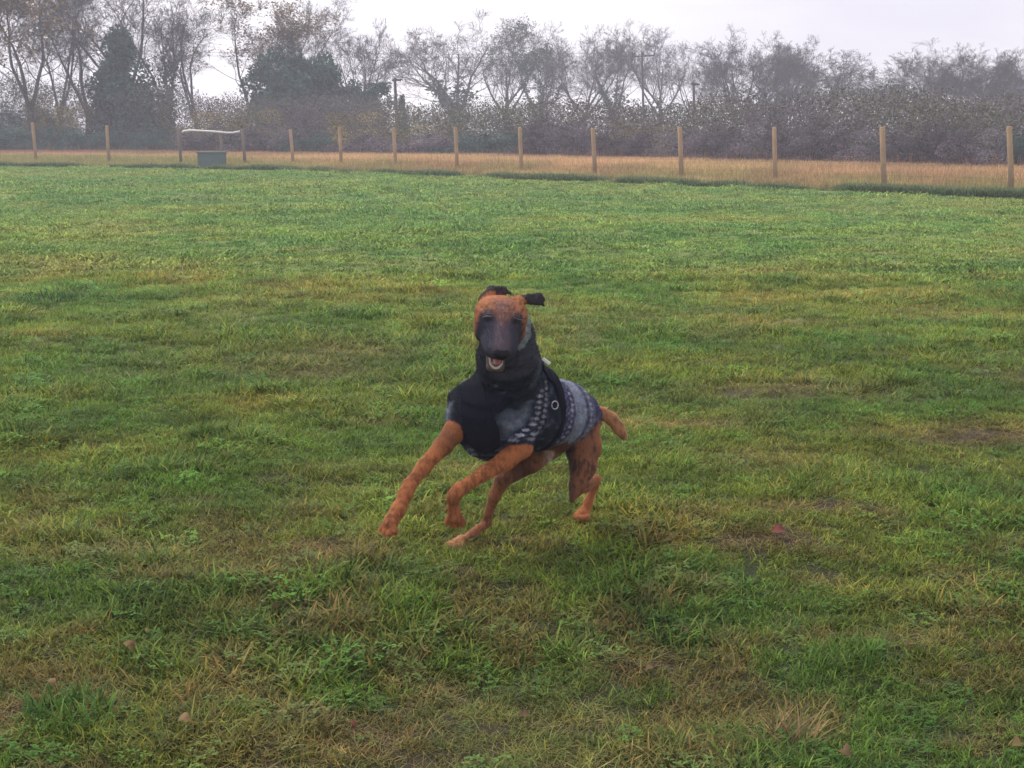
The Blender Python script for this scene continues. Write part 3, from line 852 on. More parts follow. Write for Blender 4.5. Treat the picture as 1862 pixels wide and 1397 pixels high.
for k in range(len(VP) + 1):
    a, b = edges[k], edges[k + 1]
    c_ = (a + b) / 2; w = max(b - a, 90)
    if k == 0: where = 'left of the first fence post'
    elif k == len(VP): where = 'right of the last fence post'
    else: where = 'just right of fence post %s from left' % ORD[k - 1]
    sub = [c_] if w < 125 else [a + (b - a) * .25, a + (b - a) * .75]
    for rowi, (TT, cc, base, roww) in enumerate(((TOPF, colF, 0.0, 'low'), (TOPB, colB, 9.0, 'tall'))):
        cname = cc[k % len(cc)]
        for j, s in enumerate(sub):
            Y = hedge_Y(s) + 2.6 + base + random.uniform(-.6, .9)
            top = np.interp(s, *TT) + random.uniform(-9, 7)
            side = '' if len(sub) == 1 else (', its left one', ', its right one')[j]
            place_bush('shrub', SHR[cname][cnt % 2], s, top, Y, (w / len(sub)) * random.uniform(1.5, 1.85),
                       '%s %s %s-row shrub %s%s' % (roww, word[cname], ('front', 'back')[rowi], where, side), 'shrub', 'shrubs of the hedge beyond the fence')
            cnt += 1
# thicket fill: everything between hedge and trees too dense to count
r = np.random.default_rng(9)
n = 260000
px_ = r.uniform(-350, 2250, n)
Yb = hedge_Y(px_) + r.uniform(6, 26, n)
Xb = (px_ - W0 / 2) / FPX * Yb
topz = CAMH + (230 - np.interp(px_, *TOPB) - 2) / FPX * Yb + (n_a.fbm(Xb * .5, Yb * .5, 3) - .5) * 1.8
zb = topz * r.random(n) ** 0.7
cc = np.array((0.118, 0.100, 0.105)) * r.uniform(.5, 1.5, (n, 1))
gmix = sstep(.45, .62, n_b.fbm(Xb * .25, Yb * .25, 3))[:, None]
cc = cc * (1 - gmix) + np.array((0.10, 0.105, 0.055)) * gmix * r.uniform(.5, 1.5, (n, 1))
mt = mat_leafy('thicket', (1, 1, 1), translucent=0.1, vary=0)
mesh_obj('thicket', cards_mesh('thicket', np.stack([Xb, Yb, zb], -1), 0.046, mt, cc, 3), label='dense tangled undergrowth filling the space behind the hedge', cat='undergrowth', kind='stuff')

# rusty stalks and brambles standing in the dry grass in front of the hedge
n = 2600
px_ = r.uniform(-200, 2050, n)
Yb = hedge_Y(px_) + r.uniform(-1.5, 1.8, n); Xb = (px_ - W0 / 2) / FPX * Yb
segs = []
for i in range(n):
    h_ = r.uniform(.3, .75)
    p0 = Vector((Xb[i], Yb[i], 0)); p1 = p0 + Vector((r.normal(0, .12), r.normal(0, .1), h_)); segs.append((p0, p1, .008, .003, 0))
mstalk = mat_leafy('stalks', (0.26, 0.15, 0.10), translucent=0, vary=0)
mesh_obj('dead_stalks', segs_mesh('dead_stalks', segs, 3, mstalk, .5), label='thin reddish brown dead stalks at the foot of the hedge', cat='stalks', kind='stuff')

# ------------------------------------------------------------------ poles and cables
def pole(px, top, Y, r, label, arm=False, plate=False):
    p = P(px, top, Y); root = empty('utility_pole', (p[0], Y, 0), label=label, cat='utility pole')
    H = p[2]
    tube('shaft', [(0, 0, -.2), (-.02 * H, 0, H * .5), (-.04 * H, 0, H)], [r * 1.15, r, r * .8], 10, M_pole, root)
    tx = -.04 * H
    if arm:
        o = mesh_obj('crossarm', box_mesh('crossarm', (1.9, .10, .10), M_pole, .01), root); o.location = (tx + .1, -r - .05, H - .35); o.rotation_euler = (0, -.06, .2)
        for q in (-.85, 0, .85):
            tube('insulator', [(tx + .1 + q, -r - .05, H - .27), (tx + .1 + q, -r - .05, H - .12), (tx + .1 + q, -r - .05, H - .03)], [.05, .07, .03], 8, M_pole, root)
    else:
        o = mesh_obj('crossarm', box_mesh('crossarm', (.5, .12, .12), M_pole, .01), root); o.location = (tx + .12, 0, H - .12)
    return root, Vector((p[0] + tx, Y, H))
pa, ta = pole(723, 142, 88, .10, 'thin dark pole standing alone in the gap between the trees')
pb, tb = pole(1174, 94, 118, .09, 'pole with a crossarm among the bare trees right of the middle', arm=True)
pc, tcp = pole(1266, 150, 92, .09, 'plain dark pole with a small white plate, right of the crossarm pole')
o = mesh_obj('plate', box_mesh('plate', (.16, .03, .36), M_plastic, .01), pc)
zz = P(1268, 231, 92)[2]; o.location = (.06, -.19, zz)
def cable(name, a, b, sag, label):
    pts = []
    for i in range(17):
        f = i / 16
        q = a.lerp(b, f); q.z -= sag * 4 * f * (1 - f); pts.append(q)
    o = tube(name, pts, [.013] * 17, 4, M_pole, None, cap=False)
    tag(o, label, 'cable')
L1 = Vector(P(-300, 70, 150)); R1 = tb + Vector((0, 0, -.1))
cable('overhead_cable', L1, R1 + Vector((-.8, 0, 0)), 0.6, 'upper thin overhead cable crossing the gap in the trees')
cable('overhead_cable', Vector(P(-300, 78, 150)), R1 + Vector((0, 0, -.25)), 0.6, 'lower thin overhead cable crossing the gap in the trees')
cable('overhead_cable', ta + Vector((.1, 0, -.05)), Vector(P(1100, 165, 104)), 0.8, 'cable running right from the top of the thin lone pole')

# ------------------------------------------------------------------ the dog (signed distance field -> continuous surface)
class Field:
    def __init__(s, lo, hi, h):
        s.lo = np.array(lo, float); s.h = h
        s.n = np.ceil((np.array(hi) - s.lo) / h).astype(int) + 1
        s.v = np.full(s.n, 0.2, np.float32)
    def sub(s, lo, hi):
        i0 = np.clip(np.floor((lo - s.lo) / s.h).astype(int), 0, s.n - 1)
        i1 = np.clip(np.ceil((hi - s.lo) / s.h).astype(int) + 1, 1, s.n)
        sl = tuple(slice(a, b) for a, b in zip(i0, i1))
        ax = [s.lo[k] + s.h * np.arange(i0[k], i1[k]) for k in range(3)]
        return sl, np.stack(np.meshgrid(*ax, indexing='ij'), -1).astype(np.float32)
    def add(s, f, lo, hi, k=0.02):
        lo = np.asarray(lo) - 0.05 - k; hi = np.asarray(hi) + 0.05 + k
        sl, p = s.sub(lo, hi)
        d = f(p).astype(np.float32)
        a = s.v[sl]
        hh = np.maximum(k - np.abs(a - d), 0) / k
        s.v[sl] = np.minimum(a, d) - hh * hh * k * .25
    def cut(s, f, lo, hi, k=0.01):
        sl, p = s.sub(np.asarray(lo) - .05, np.asarray(hi) + .05)
        d = -f(p).astype(np.float32)
        a = s.v[sl]
        hh = np.maximum(k - np.abs(a - d), 0) / k
        s.v[sl] = np.maximum(a, d) + hh * hh * k * .25
def cone_f(a, b, ra, rb):
    a = np.asarray(a, float); b = np.asarray(b, float); ab = b - a; L = ab @ ab
    def f(p):
        t = np.clip(((p - a) @ ab) / L, 0, 1)
        return np.linalg.norm(p - a - t[..., None] * ab, axis=-1) - (ra + (rb - ra) * t)
    return f
def ell_f(c, R, rad):
    """R rows = local axes"""
    c = np.asarray(c, float); R = np.asarray(R, float); rad = np.asarray(rad, float)
    def f(p):
        q = (p - c) @ R.T
        k0 = np.linalg.norm(q / rad, axis=-1); k1 = np.linalg.norm(q / (rad * rad), axis=-1) + 1e-9
        return k0 * (k0 - 1) / k1
    return f
def surface_nets(F):
    V = F.v; h = F.h
    ins = V < 0
    c = [ins[i:V.shape[0] - 1 + i, j:V.shape[1] - 1 + j, k:V.shape[2] - 1 + k] for i in (0, 1) for j in (0, 1) for k in (0, 1)]
    cnt_ = sum(x.astype(np.int8) for x in c)
    cells = np.argwhere((cnt_ > 0) & (cnt_ < 8))
    idx = np.full(cnt_.shape, -1, np.int32); idx[tuple(cells.T)] = np.arange(len(cells))
    acc = np.zeros((len(cells), 3)); num = np.zeros(len(cells))
    corners = [(i, j, k) for i in (0, 1) for j in (0, 1) for k in (0, 1)]
    val = {cn: V[tuple((cells + np.array(cn)).T)] for cn in corners}
    for a in corners:
        for ax in range(3):
            if a[ax] == 1: continue
            b = list(a); b[ax] = 1; b = tuple(b)
            va, vb = val[a], val[b]
            m = (va < 0) != (vb < 0)
            t = np.where(m, va / np.where(m, va - vb, 1), 0)
            pt = np.array(a)[None] + t[:, None] * (np.array(b) - np.array(a))[None]
            acc[m] += pt[m]; num[m] += 1
    vs = F.lo + h * (cells + acc / num[:, None])
    quads = []
    for ax in range(3):
        sl0 = [slice(None)] * 3; sl1 = [slice(None)] * 3
        sl0[ax] = slice(0, -1); sl1[ax] = slice(1, None)
        A, B = ins[tuple(sl0)], ins[tuple(sl1)]
        e = np.argwhere(A != B)
        u, w = [k for k in range(3) if k != ax]
        ok = (e[:, u] > 0) & (e[:, w] > 0) & (e[:, u] < V.shape[u] - 1) & (e[:, w] < V.shape[w] - 1)
        e = e[ok]
        flip = A[tuple(e.T)]
        def g(du, dw):
            q = e.copy(); q[:, u] -= du; q[:, w] -= dw
            return idx[tuple(q.T)]
        q = np.stack([g(1, 1), g(0, 1), g(0, 0), g(1, 0)], -1)
        if ax == 1: flip = ~flip
        q = np.where(flip[:, None], q, q[:, ::-1])
        quads.append(q)
    return vs, np.concatenate(quads)

dog_c = P(930, 800, 4.8)
DOGLOC = Vector((dog_c[0], dog_c[1], 0))
# --- head frame
ROLL = math.radians(8); FP = math.radians(44)
Fd = np.array((0.0, -math.cos(FP), -math.sin(FP))); Ud = np.array((0, -math.sin(FP), math.cos(FP))); Ld = np.array((1.0, 0, 0))
cr, sr = math.cos(ROLL), math.sin(ROLL)
Ld, Ud = Ld * cr - Ud * sr, Ud * cr + Ld * sr
HO = P(914, 577, 4.42)
HR = np.stack([Ld, Fd, Ud])
def hp(l, f, u): return HO + Ld * l + Fd * f + Ud * u
TAN = (0.40, 0.145, 0.052); TANL = (0.44, 0.215, 0.10); BRN = (0.13, 0.052, 0.025); DRK = (0.030, 0.026, 0.032); CRM = (0.55, 0.43, 0.33); GRY = (0.080, 0.064, 0.080)
prims = []   # (func, lo, hi, k, colour)
def rc(a, b, ra, rb, col, k=0.02, col2=None):
    a = np.asarray(a); b = np.asarray(b); r_ = max(ra, rb)
    prims.append((cone_f(a, b, ra, rb), np.minimum(a, b) - r_, np.maximum(a, b) + r_, k, np.array(col)))
def el(c, rad, col, k=0.015, R=HR):
    m = max(rad); c = np.asarray(c)
    prims.append((ell_f(c, R, rad), c - m, c + m, k, np.array(col)))
def chain(pts, col, k=0.02):
    for (a, b) in zip(pts[:-1], pts[1:]):
        sl1 = .90 if a[3] < .037 else 1.0; sl2 = .90 if b[3] < .037 else 1.0
        rc(P(*a[:3]), P(*b[:3]), a[3] * sl1, b[3] * sl2, (a[4] if len(a) > 4 else col), k)
# torso
chain([(892, 752, 4.66, .112), (960, 750, 4.82, .115), (1020, 757, 4.95, .088), (1052, 762, 5.03, .074)], BRN, .04)
rc(P(960, 775, 4.82), P(1010, 800, 4.93), .06, .045, BRN, .03)
rc(P(1005, 800, 4.93), P(996, 828, 4.90), .03, .016, BRN, .02)
rc(P(995, 826, 4.885), P(995, 834, 4.885), .019, .013, CRM, .006)
rc(P(925, 725, 4.72), P(925, 612, 4.55), .062, .058, TAN, .03)
# front legs
chain([(852, 748, 4.64, .050), (824, 788, 4.58, .034, BRN), (806, 810, 4.55, .029), (770, 850, 4.50, .0215), (745, 882, 4.46, .0195), (738, 897, 4.445, .021), (724, 928, 4.41, .021), (712, 948, 4.385, .022)], TAN, .014)
chain([(948, 778, 4.67, .040), (948, 813, 4.60, .036), (920, 837, 4.56, .030), (880, 861, 4.51, .0215), (834, 891, 4.455, .0190), (825, 903, 4.455, .0195), (824, 925, 4.47, .0165), (827, 938, 4.475, .019)], TAN, .014)
# hind right (reaching forward under the body, planted)
chain([(1015, 795, 4.97, .052), (965, 838, 4.88, .038, BRN), (915, 870, 4.79, .028), (900, 900, 4.81, .0205), (888, 935, 4.85, .0135), (885, 950, 4.865, .0150), (864, 966, 4.835, .0120), (846, 980, 4.80, .0140)], (.30, .125, .055), .010)
# hind left
chain([(1052, 775, 5.02, .070), (1060, 812, 5.0, .060), (1060, 848, 4.97, .044), (1050, 880, 4.94, .028), (1040, 908, 4.92, .010)], BRN, .014)
chain([(1046, 893, 4.935, .018), (1064, 884, 5.01, .020), (1083, 872, 5.09, .0165), (1080, 884, 5.09, .0150), (1070, 912, 5.085, .0135), (1064, 928, 5.08, .015)], TAN, .012)
# tail
chain([(1075, 748, 5.10, .026), (1095, 752, 5.15, .021), (1112, 762, 5.18, .021), (1124, 778, 5.19, .020), (1134, 793, 5.19, .014)], TANL, .015)
# toes
def toes(px, py, Y, dirp, n=4, r0=.0095, ln=.022, spread=.011, col=TAN):
    c = P(px, py, Y); d = np.array(dirp, float); d /= np.linalg.norm(d)
    s = np.cross(d, (0, 0, 1.0)); s /= np.linalg.norm(s)
    rc(c - d * .02, c, .017, .018, col, .008)
    for i in range(n):
        q = (i - (n - 1) / 2)
        a = c + s * q * spread * .9; b = c + d * (ln + (.005 if abs(q) < 1 else -.002)) + s * q * spread * 1.45
        rc(a, b, r0, r0 * .95, col, .004)
toes(832, 988, 4.775, (-.55, -.75, -.22), col=TANL)
toes(709, 953, 4.38, (-.30, -.45, -.85))
toes(827, 940, 4.475, (.05, .25, -1))
toes(1060, 934, 5.07, (-.35, -.75, -.35), r0=.009, ln=.018, spread=.009)
# --- head
el(hp(0, -.048, -.042), (.069, .060, .045), TAN, .02)              # cranium
for sgn in (-1, 1):
    el(hp(sgn * .040, -.044, -.036), (.036, .048, .038), TAN, .015)
el(hp(0, -.030, -.016), (.066, .045, .028), TAN, .02)              # brow shelf
for sgn in (-1, 1):
    el(hp(sgn * .049, -.024, -.050), (.027, .050, .048), TAN, .02)   # cheek / zygomatic
    el(hp(sgn * .043, -.020, -.090), (.032, .046, .040), GRY, .02)   # jowl
    el(hp(sgn * .032, -.006, -.002), (.024, .018, .013), TAN, .012)  # brow
    el(hp(sgn * .031, .040, -.052), (.022, .062, .030), GRY, .02)    # flews
    rc(hp(sgn * .027, .092, -.050), hp(sgn * .036, .035, -.076), .017, .020, GRY, .015)
rc(hp(0, -.01, -.035), hp(0, .095, -.036), .050, .031, GRY, .025)  # muzzle
rc(hp(0, .0, -.012), hp(0, .105, -.022), .024, .020, GRY, .015)    # bridge
el(hp(0, .118, -.026), (.0245, .017, .0175), (0.012, 0.011, 0.014), .006)  # nose pad
rc(hp(0, -.04, -.100), hp(0, .045, -.152), .040, .024, GRY, .018)  # jaw
JAW = (0.15, 0.11, 0.10)
for sgn in (-1, 1):
    rc(hp(sgn * .018, .010, -.138), hp(sgn * .016, .062, -.166), .014, .0115, JAW, .010)
rc(hp(.014, .066, -.167), hp(-.014, .066, -.167), .0115, .0115, JAW, .006)
# ears
rc(P(882, 548, 4.53), P(893, 532, 4.52), .020, .014, DRK, .012)
for (a, b, ra, rb) in (((880, 543, 4.53), (893, 527, 4.54), .014, .011), ((893, 527, 4.54), (915, 526, 4.545), .011, .009), ((918, 528, 4.545), (928, 534, 4.54), .008, .004), ((892, 534, 4.535), (916, 533, 4.54), .010, .008)):
    rc(P(*a), P(*b), ra, rb, DRK, .006)
for (a, b, ra, rb) in (((938, 550, 4.515), (958, 544, 4.512), .020, .013), ((962, 538, 4.515), (982, 537, 4.51), .0055, .005), ((960, 547, 4.51), (980, 546, 4.505), .007, .006), ((980, 537, 4.51), (988, 545, 4.505), .006, .006), ((978, 544, 4.505), (989, 556, 4.50), .006, .0035), ((966, 551, 4.505), (980, 553, 4.50), .005, .004)):
    rc(P(*a), P(*b), ra, rb, DRK, .010)

lo = np.min([p_[1] for p_ in prims], 0) - .02; hi = np.max([p_[2] for p_ in prims], 0) + .02
FB = Field(lo, hi, 0.0034)
for f, l_, h_, k, c_ in prims: FB.add(f, l_, h_, k)
# carve eye hollows, mouth, nostrils
for sgn in (-1, 1):
    FB.cut(ell_f(hp(sgn * .050, .026, .002), HR, (.016, .012, .009)), hp(0, 0, 0) - .08, hp(0, 0, 0) + .08, .012)
    FB.cut(ell_f(hp(sgn * .011, .135, -.027), HR, (.005, .006, .005)), hp(0, .13, -.03) - .03, hp(0, .13, -.03) + .03, .003)
FB.cut(ell_f(hp(0, .070, -.112), HR, (.023, .052, .036)), hp(0, .07, -.09) - .08, hp(0, .07, -.09) + .08, .008)
bv, bq = surface_nets(FB)
# colours: nearest primitives blended
num = np.zeros((len(bv), 3)); den = np.zeros(len(bv))
bv32 = bv.astype(np.float32)
for f, l_, h_, k, c_ in prims:
    m = np.all((bv > l_ - .03) & (bv < h_ + .03), axis=1)
    d = f(bv32[m])
    w = np.exp(-np.clip(d, -.02, .1) / .006)
    num[m] += w[:, None] * c_; den[m] += w
bc = num / np.maximum(den, 1e-9)[:, None]
q = (bv - HO) @ HR.T       # l,f,u
near_head = (np.abs(q[:, 0]) < .085) & (q[:, 1] > -.16) & (q[:, 1] < .16) & (np.abs(q[:, 2] + .05) < .15)
ln, fn, un = q[:, 0], q[:, 1], q[:, 2]
def nz3(p, s, seed):
    a, b = VNoise(seed), VNoise(seed + 1)
    return .5 * (a.fbm(p[:, 0] * s + 50, p[:, 2] * s + 50, 3) + b.fbm(p[:, 1] * s + 50, p[:, 2] * s + 20, 3))
wob = (nz3(bv, 60, 51) - .5)
ear = np.linalg.norm(bc - np.array(DRK), axis=1) < .03
face = near_head & ~ear
mask = sstep(-.030, -.004, fn + wob * .03 - .25 * np.maximum(np.abs(ln) - .045, 0)) * sstep(.030, .004, un + .0 * fn)
fore = sstep(.050, .012, np.abs(ln) + wob * .03) * sstep(-.095, -.035, fn) * (.58 + .10 * np.sin(fn * 420 + np.abs(ln) * 90 + wob * 6)) * sstep(-.03, 0.0, un)  # sine stripes paint the shaded skin wrinkles into the forehead colour
cen_ = sstep(.040, .012, np.abs(ln) + wob * .02)[:, None]
maskc = np.array((0.038, 0.038, 0.056)) * (1 - cen_) + np.array((0.088, 0.068, 0.086)) * cen_
fb_ = sstep(.47, .60, nz3(bv * np.array((1, 1, 1.4)), 120, 55))[:, None]
tanf = np.array((.36, .145, .064)) * (1 - .45 * fb_)
cheek = sstep(.066, .076, np.abs(ln) + .012 * (ln > 0)) * sstep(.03, .0, fn) * .75
mv = np.clip(np.maximum(mask * (1 - cheek), fore), 0, 1)
col_face = tanf * (1 - mv[:, None]) + maskc * mv[:, None]
upper = face & (un > -.095 - .25 * fn)
bc[upper] = col_face[upper]
# around the eyes darker, closed lid seam
for sgn in (-1, 1):
    sl_ = un * .62 - fn * .78 + .010 + .30 * (np.abs(ln) - .042)
    de = np.sqrt(((ln - sgn * .042) / .022) ** 2 + (sl_ / .0095) ** 2 + ((fn - .008) / .04) ** 2)
    w = (sstep(1.3, .4, de) * face)[:, None]
    bc = bc * (1 - w * .7) + np.array((.016, .015, .02)) * w * .7
    seam = (False) & (np.abs(sl_ + .006) < .0020) & (np.abs(ln - sgn * .047) < .012) & face & (fn > -.02) & (fn < .04)
    bc[seam] = (0.30, 0.26, 0.27)
nose = (np.linalg.norm((q - np.array((0, .119, -.027))) / np.array((.0255, .02, .019)), axis=1) < 1.1)
bc[nose] = (.012, .011, .014)
# mouth interior and lips
mo = np.linalg.norm((q - np.array((0, .070, -.112))) / np.array((.020, .052, .036)), axis=1)
bc[(mo < 1.06) & near_head] = (.055, .015, .016)
lip = (mo > 1.03) & (mo < 1.25) & (un > -.135) & (un < -.085) & (fn > .03) & (np.abs(ln) > .010) & near_head
bc[lip] = (.42, .23, .17)
# brindle and leg shading of coat
legs = bv[:, 2] < P(940, 790, 4.7)[2]
st = nz3(bv * np.array((1, 1, .28)), 170, 61)
bstr = sstep(.50, .60, st)[:, None]
thigh = (bv[:, 0] > P(1020, 850, 4.97)[0]) & (bv[:, 2] < .47) & (bv[:, 1] > 4.85) & (bv[:, 0] < P(1100, 850, 5.0)[0])
wth = (thigh * sstep(.10, .20, bv[:, 2]))[:, None]
bc = bc * (1 - wth) + (np.array((.25, .105, .050)) * (1 - bstr * .8) + np.array((.05, .030, .024)) * bstr * .8) * wth
ledge = (thigh * sstep(P(1052, 850, 4.95)[0], P(1036, 850, 4.95)[0], bv[:, 0]))[:, None]
bc = bc * (1 - ledge * .6) + np.array((.030, .024, .024)) * ledge * .6
back_edge = (thigh * sstep(P(1078, 850, 4.98)[0], P(1090, 850, 4.98)[0], bv[:, 0]))[:, None]
bc = bc * (1 - back_edge * .6) + np.array(TAN) * back_edge * .6
fl = (legs & ~thigh)[:, None]
bc = np.where(fl, bc * (0.58 + .42 * (1 - bstr)) , bc)
bc *= (0.86 + .28 * nz3(bv, 300, 71))[:, None]

def mat_coat(name, rough, bump_scale, bump_str, sheen=0.0, spec=.3, dist=.002):
    m = bpy.data.materials.new(name); m.use_nodes = True
    t = m.node_tree; b = t.nodes['Principled BSDF']
    a = N(t, 'ShaderNodeAttribute', attribute_name='shade')
    t.links.new(a.outputs['Color'], b.inputs['Base Color'])
    b.inputs['Roughness'].default_value = rough; b.inputs['Specular IOR Level'].default_value = spec
    b.inputs['Sheen Weight'].default_value = sheen
    tcn = N(t, 'ShaderNodeTexCoord'); nn = N(t, 'ShaderNodeTexNoise', inp={'Scale': bump_scale, 'Detail': 3.0})
    t.links.new(tcn.outputs['Object'], nn.inputs['Vector'])
    bp = N(t, 'ShaderNodeBump', inp={'Strength': bump_str, 'Distance': dist})
    t.links.new(nn.outputs['Fac'], bp.inputs['Height']); t.links.new(bp.outputs[0], b.inputs['Normal'])
    return m
M_fur = mat_coat('short_fur', .75, 260, .8, 0, .2)
M_knit = mat_coat('knitted_wool', .95, 220, .9, .1, .1, .004)
M_harness = mat_basic('webbing', (0.006, 0.008, 0.014), .9, (80, .3, (0.011, 0.013, 0.021)), (300, .5), spec=.08)
M_tongue = mat_basic('tongue', (0.42, 0.13, 0.12), .35, (90, .3, (0.33, .09, .09)), spec=.5)
M_tooth = mat_basic('tooth', (0.70, 0.64, 0.52), .35, spec=.5)
M_metal = mat_basic('ring_metal', (0.45, 0.45, 0.47), .35, metallic=.9)

dog = empty('dog', DOGLOC, label='tan brindle dog with dark face running towards the camera in a patterned knitted coat', cat='dog')
off = np.array(DOGLOC)
mesh_obj('body', make_mesh('body', bv - off, bq, M_fur, bc, True), dog)

# --- knitted coat
sp = []
def src(a, b, ra, rb, k=.03):
    a = P(*a); b = P(*b); r_ = max(ra, rb); sp.append((cone_f(a, b, ra, rb), np.minimum(a, b) - r_, np.maximum(a, b) + r_, k))
src((890, 750, 4.66), (960, 748, 4.82), .123, .128, .02)
src((960, 748, 4.82), (1020, 751, 4.95), .128, .105, .02)
src((1020, 751, 4.95), (1050, 757, 5.03), .105, .082, .02)
src((882, 788, 4.645), (892, 792, 4.70), .078, .08, .03)
src((850, 735, 4.64), (833, 778, 4.60), .062, .040, .03)
src((938, 765, 4.64), (946, 792, 4.61), .062, .050, .03)
src((965, 708, 4.80), (940, 690, 4.70), .085, .085, .05)
src((928, 702, 4.68), (924, 655, 4.60), .103, .090, .03)
src((925, 660, 4.61), (923, 628, 4.56), .086, .076, .03)
src((926, 606, 4.60), (922, 650, 4.58), .074, .086, .02)
lo = np.min([p_[1] for p_ in sp], 0) - .03; hi = np.max([p_[2] for p_ in sp], 0) + .03
FS = Field(lo, hi, 0.0034)
for f, l_, h_, k in sp: FS.add(f, l_, h_, k)
# folds in the fabric
A0 = P(905, 748, 4.66); A1 = P(1058, 760, 5.05); AX = (A1 - A0) / np.linalg.norm(A1 - A0); LEN = np.linalg.norm(A1 - A0)
UPV = np.array((0, 0, 1.0)); UPV = UPV - AX * (UPV @ AX); UPV /= np.linalg.norm(UPV); SDV = np.cross(AX, UPV)
sl, pg = FS.sub(lo, hi)
s_ = (pg - A0) @ AX; t_ = (pg - A0) @ UPV
fold = .0016 * np.sin(s_ * 95 + t_ * 30 + 2 * np.sin(t_ * 25)) + .0007 * np.sin(t_ * 120 - s_ * 60)
FS.v[sl] += fold.astype(np.float32)
# rolled collar grooves round the neck
N0 = P(928, 705, 4.69); N1 = P(922, 606, 4.55); NA = (N1 - N0) / np.linalg.norm(N1 - N0)
tn = (pg - N0) @ NA
FS.v[sl] += (.004 * np.cos(tn * 2 * np.pi / .045) * sstep(.02, .07, tn)).astype(np.float32)
# open the top of the collar and hollow the rump end so cloth edges show
FS.cut(ell_f(N1 + NA * .035 + np.array((0, -.01, 0)), np.eye(3), (.066, .06, .05)), N1 - .08, N1 + .12, .01)
# keep the face clear of the cloth
FS.cut(ell_f(hp(0, .03, -.060), HR, (.080, .125, .085)), HO - .17, HO + .17, .012)
FS.cut(ell_f(hp(0, .06, -.115), HR, (.045, .075, .045)), HO - .22, HO + .17, .012)
sv, sq = surface_nets(FS)
s = (sv - A0) @ AX; up = (sv - A0) @ UPV; sd = (sv - A0) @ SDV
ang = np.arctan2(sd, up); t = ang * .115
tn = (sv - N0) @ NA
rn = np.linalg.norm((sv - N0) - tn[:, None] * NA, axis=1)
# band coordinate: along the trunk, bent forward over the neck and chest
CN = P(880, 700, 4.66)
bandc = np.linalg.norm((sv - CN) * np.array((1, 1, .8)), axis=1) + .006 * np.sin(t * 22) + .016 * (nz3(sv, 40, 95) - .5)
NAVY = np.array((.016, .022, .042)); LGT = np.array((.29, .32, .40)); TEAL = np.array((.085, .115, .145)); PURP = np.array((.080, .080, .17)); WHT = np.array((.52, .52, .60)); DKN = np.array((.010, .013, .024))
stops = [(0, DKN), (.130, DKN), (.138, TEAL), (.147, LGT * .30), (.156, LGT * .42), (.163, TEAL), (.172, NAVY), (.275, NAVY), (.287, PURP * .5), (.350, PURP * .7), (.362, LGT * .8), (.412, LGT), (.422, PURP), (.445, LGT * .7), (.462, PURP), (.475, LGT * .6), (.50, PURP * .8)]
xs_ = np.array([a for a, _ in stops]); cs_ = np.array([c for _, c in stops])
sc_ = np.stack([np.interp(bandc, xs_, cs_[:, i]) for i in range(3)], -1)
def row(center, pitch, size, colr, amt=.9, ph=0.0, sq_=1.0):
    global sc_
    global_amt = amt * (1 - .75 * sstep(-.06, -.10, up) * (center < .25))
    u_ = (up * 1.2 + ph) / pitch; fu = (u_ - np.floor(u_) - .5) * pitch
    dv = bandc - center
    m = (np.abs(fu) + np.abs(dv) * .75 < size * (.5 + nz3(sv, 75, 99)))
    ga = global_amt[m][:, None]
    sc_[m] = sc_[m] * (1 - ga) + np.array(colr) * ga
for (cc_, ph, colr) in ((.184, 0, WHT), (.206, .011, WHT * .75), (.297, 0, WHT * .8), (.318, .011, PURP * 2.4), (.338, 0, WHT), (.430, .0, NAVY), (.452, .011, WHT)):
    row(cc_, .022, .0072, colr, .75, ph)
lf = (sstep(-.05, -.09, sd) * sstep(.5, .6, nz3(sv, 45, 97)))[:, None]
sc_ = sc_ * (1 - lf * .8) + LGT * .8 * lf * .8
# rear half of the coat turns towards navy low down
lowm = sstep(-.075, -.10, up) * sstep(.12, .16, s)
sc_ = sc_ * (1 - .5 * lowm[:, None]) + NAVY * .5 * lowm[:, None]
# image left flank carries light and navy patches as well
# neck/collar: dark with a few pale flecks and a pale upper rim
col_m = sstep(.015, .035, tn) * sstep(.14, .125, rn)
colc = np.tile(np.array((.012, .018, .030)), (len(sv), 1))
an = np.arctan2((sv - N0) @ np.array((1.0, 0, 0)), -((sv - N0) @ np.array((0, 1.0, 0))))
fl_ = (np.abs(((an * .09) / .017) % 1 - .5) * .017 + np.abs(tn - .118) * .8 < .0050) & (an < -.15)
fl2 = (np.abs(((an * .09 + .008) / .017) % 1 - .5) * .017 + np.abs(tn - .100) * .8 < .0045) & (an < -.35)
colc[fl_ | fl2] = (.17, .22, .30)
line = (np.abs(tn - .086 - .01 * np.sin(an * 2)) < .002) & (an < -.1)
colc[line] = (.10, .14, .18)
up_ = sstep(.135, .16, tn)[:, None]
colc = colc * (1 - up_) + np.array((.045, .048, .062)) * up_
fr = (sstep(.35, .7, an) * sstep(.05, .065, tn - .03 * an) * sstep(.115, .095, tn - .03 * an))[:, None]  # highlight along the right collar fold, painted as a lighter teal band
colc = colc * (1 - fr) + np.array((.075, .10, .12)) * fr
colc[tn > .240] = (.22, .26, .26)
sc_ = sc_ * (1 - col_m[:, None]) + colc * col_m[:, None]
# plain dark chest
frontness = sstep(-.02, -.07, s) * sstep(.10, .05, np.abs(sd)) 
sc_ = sc_ * (1 - frontness[:, None]) + DKN * frontness[:, None]
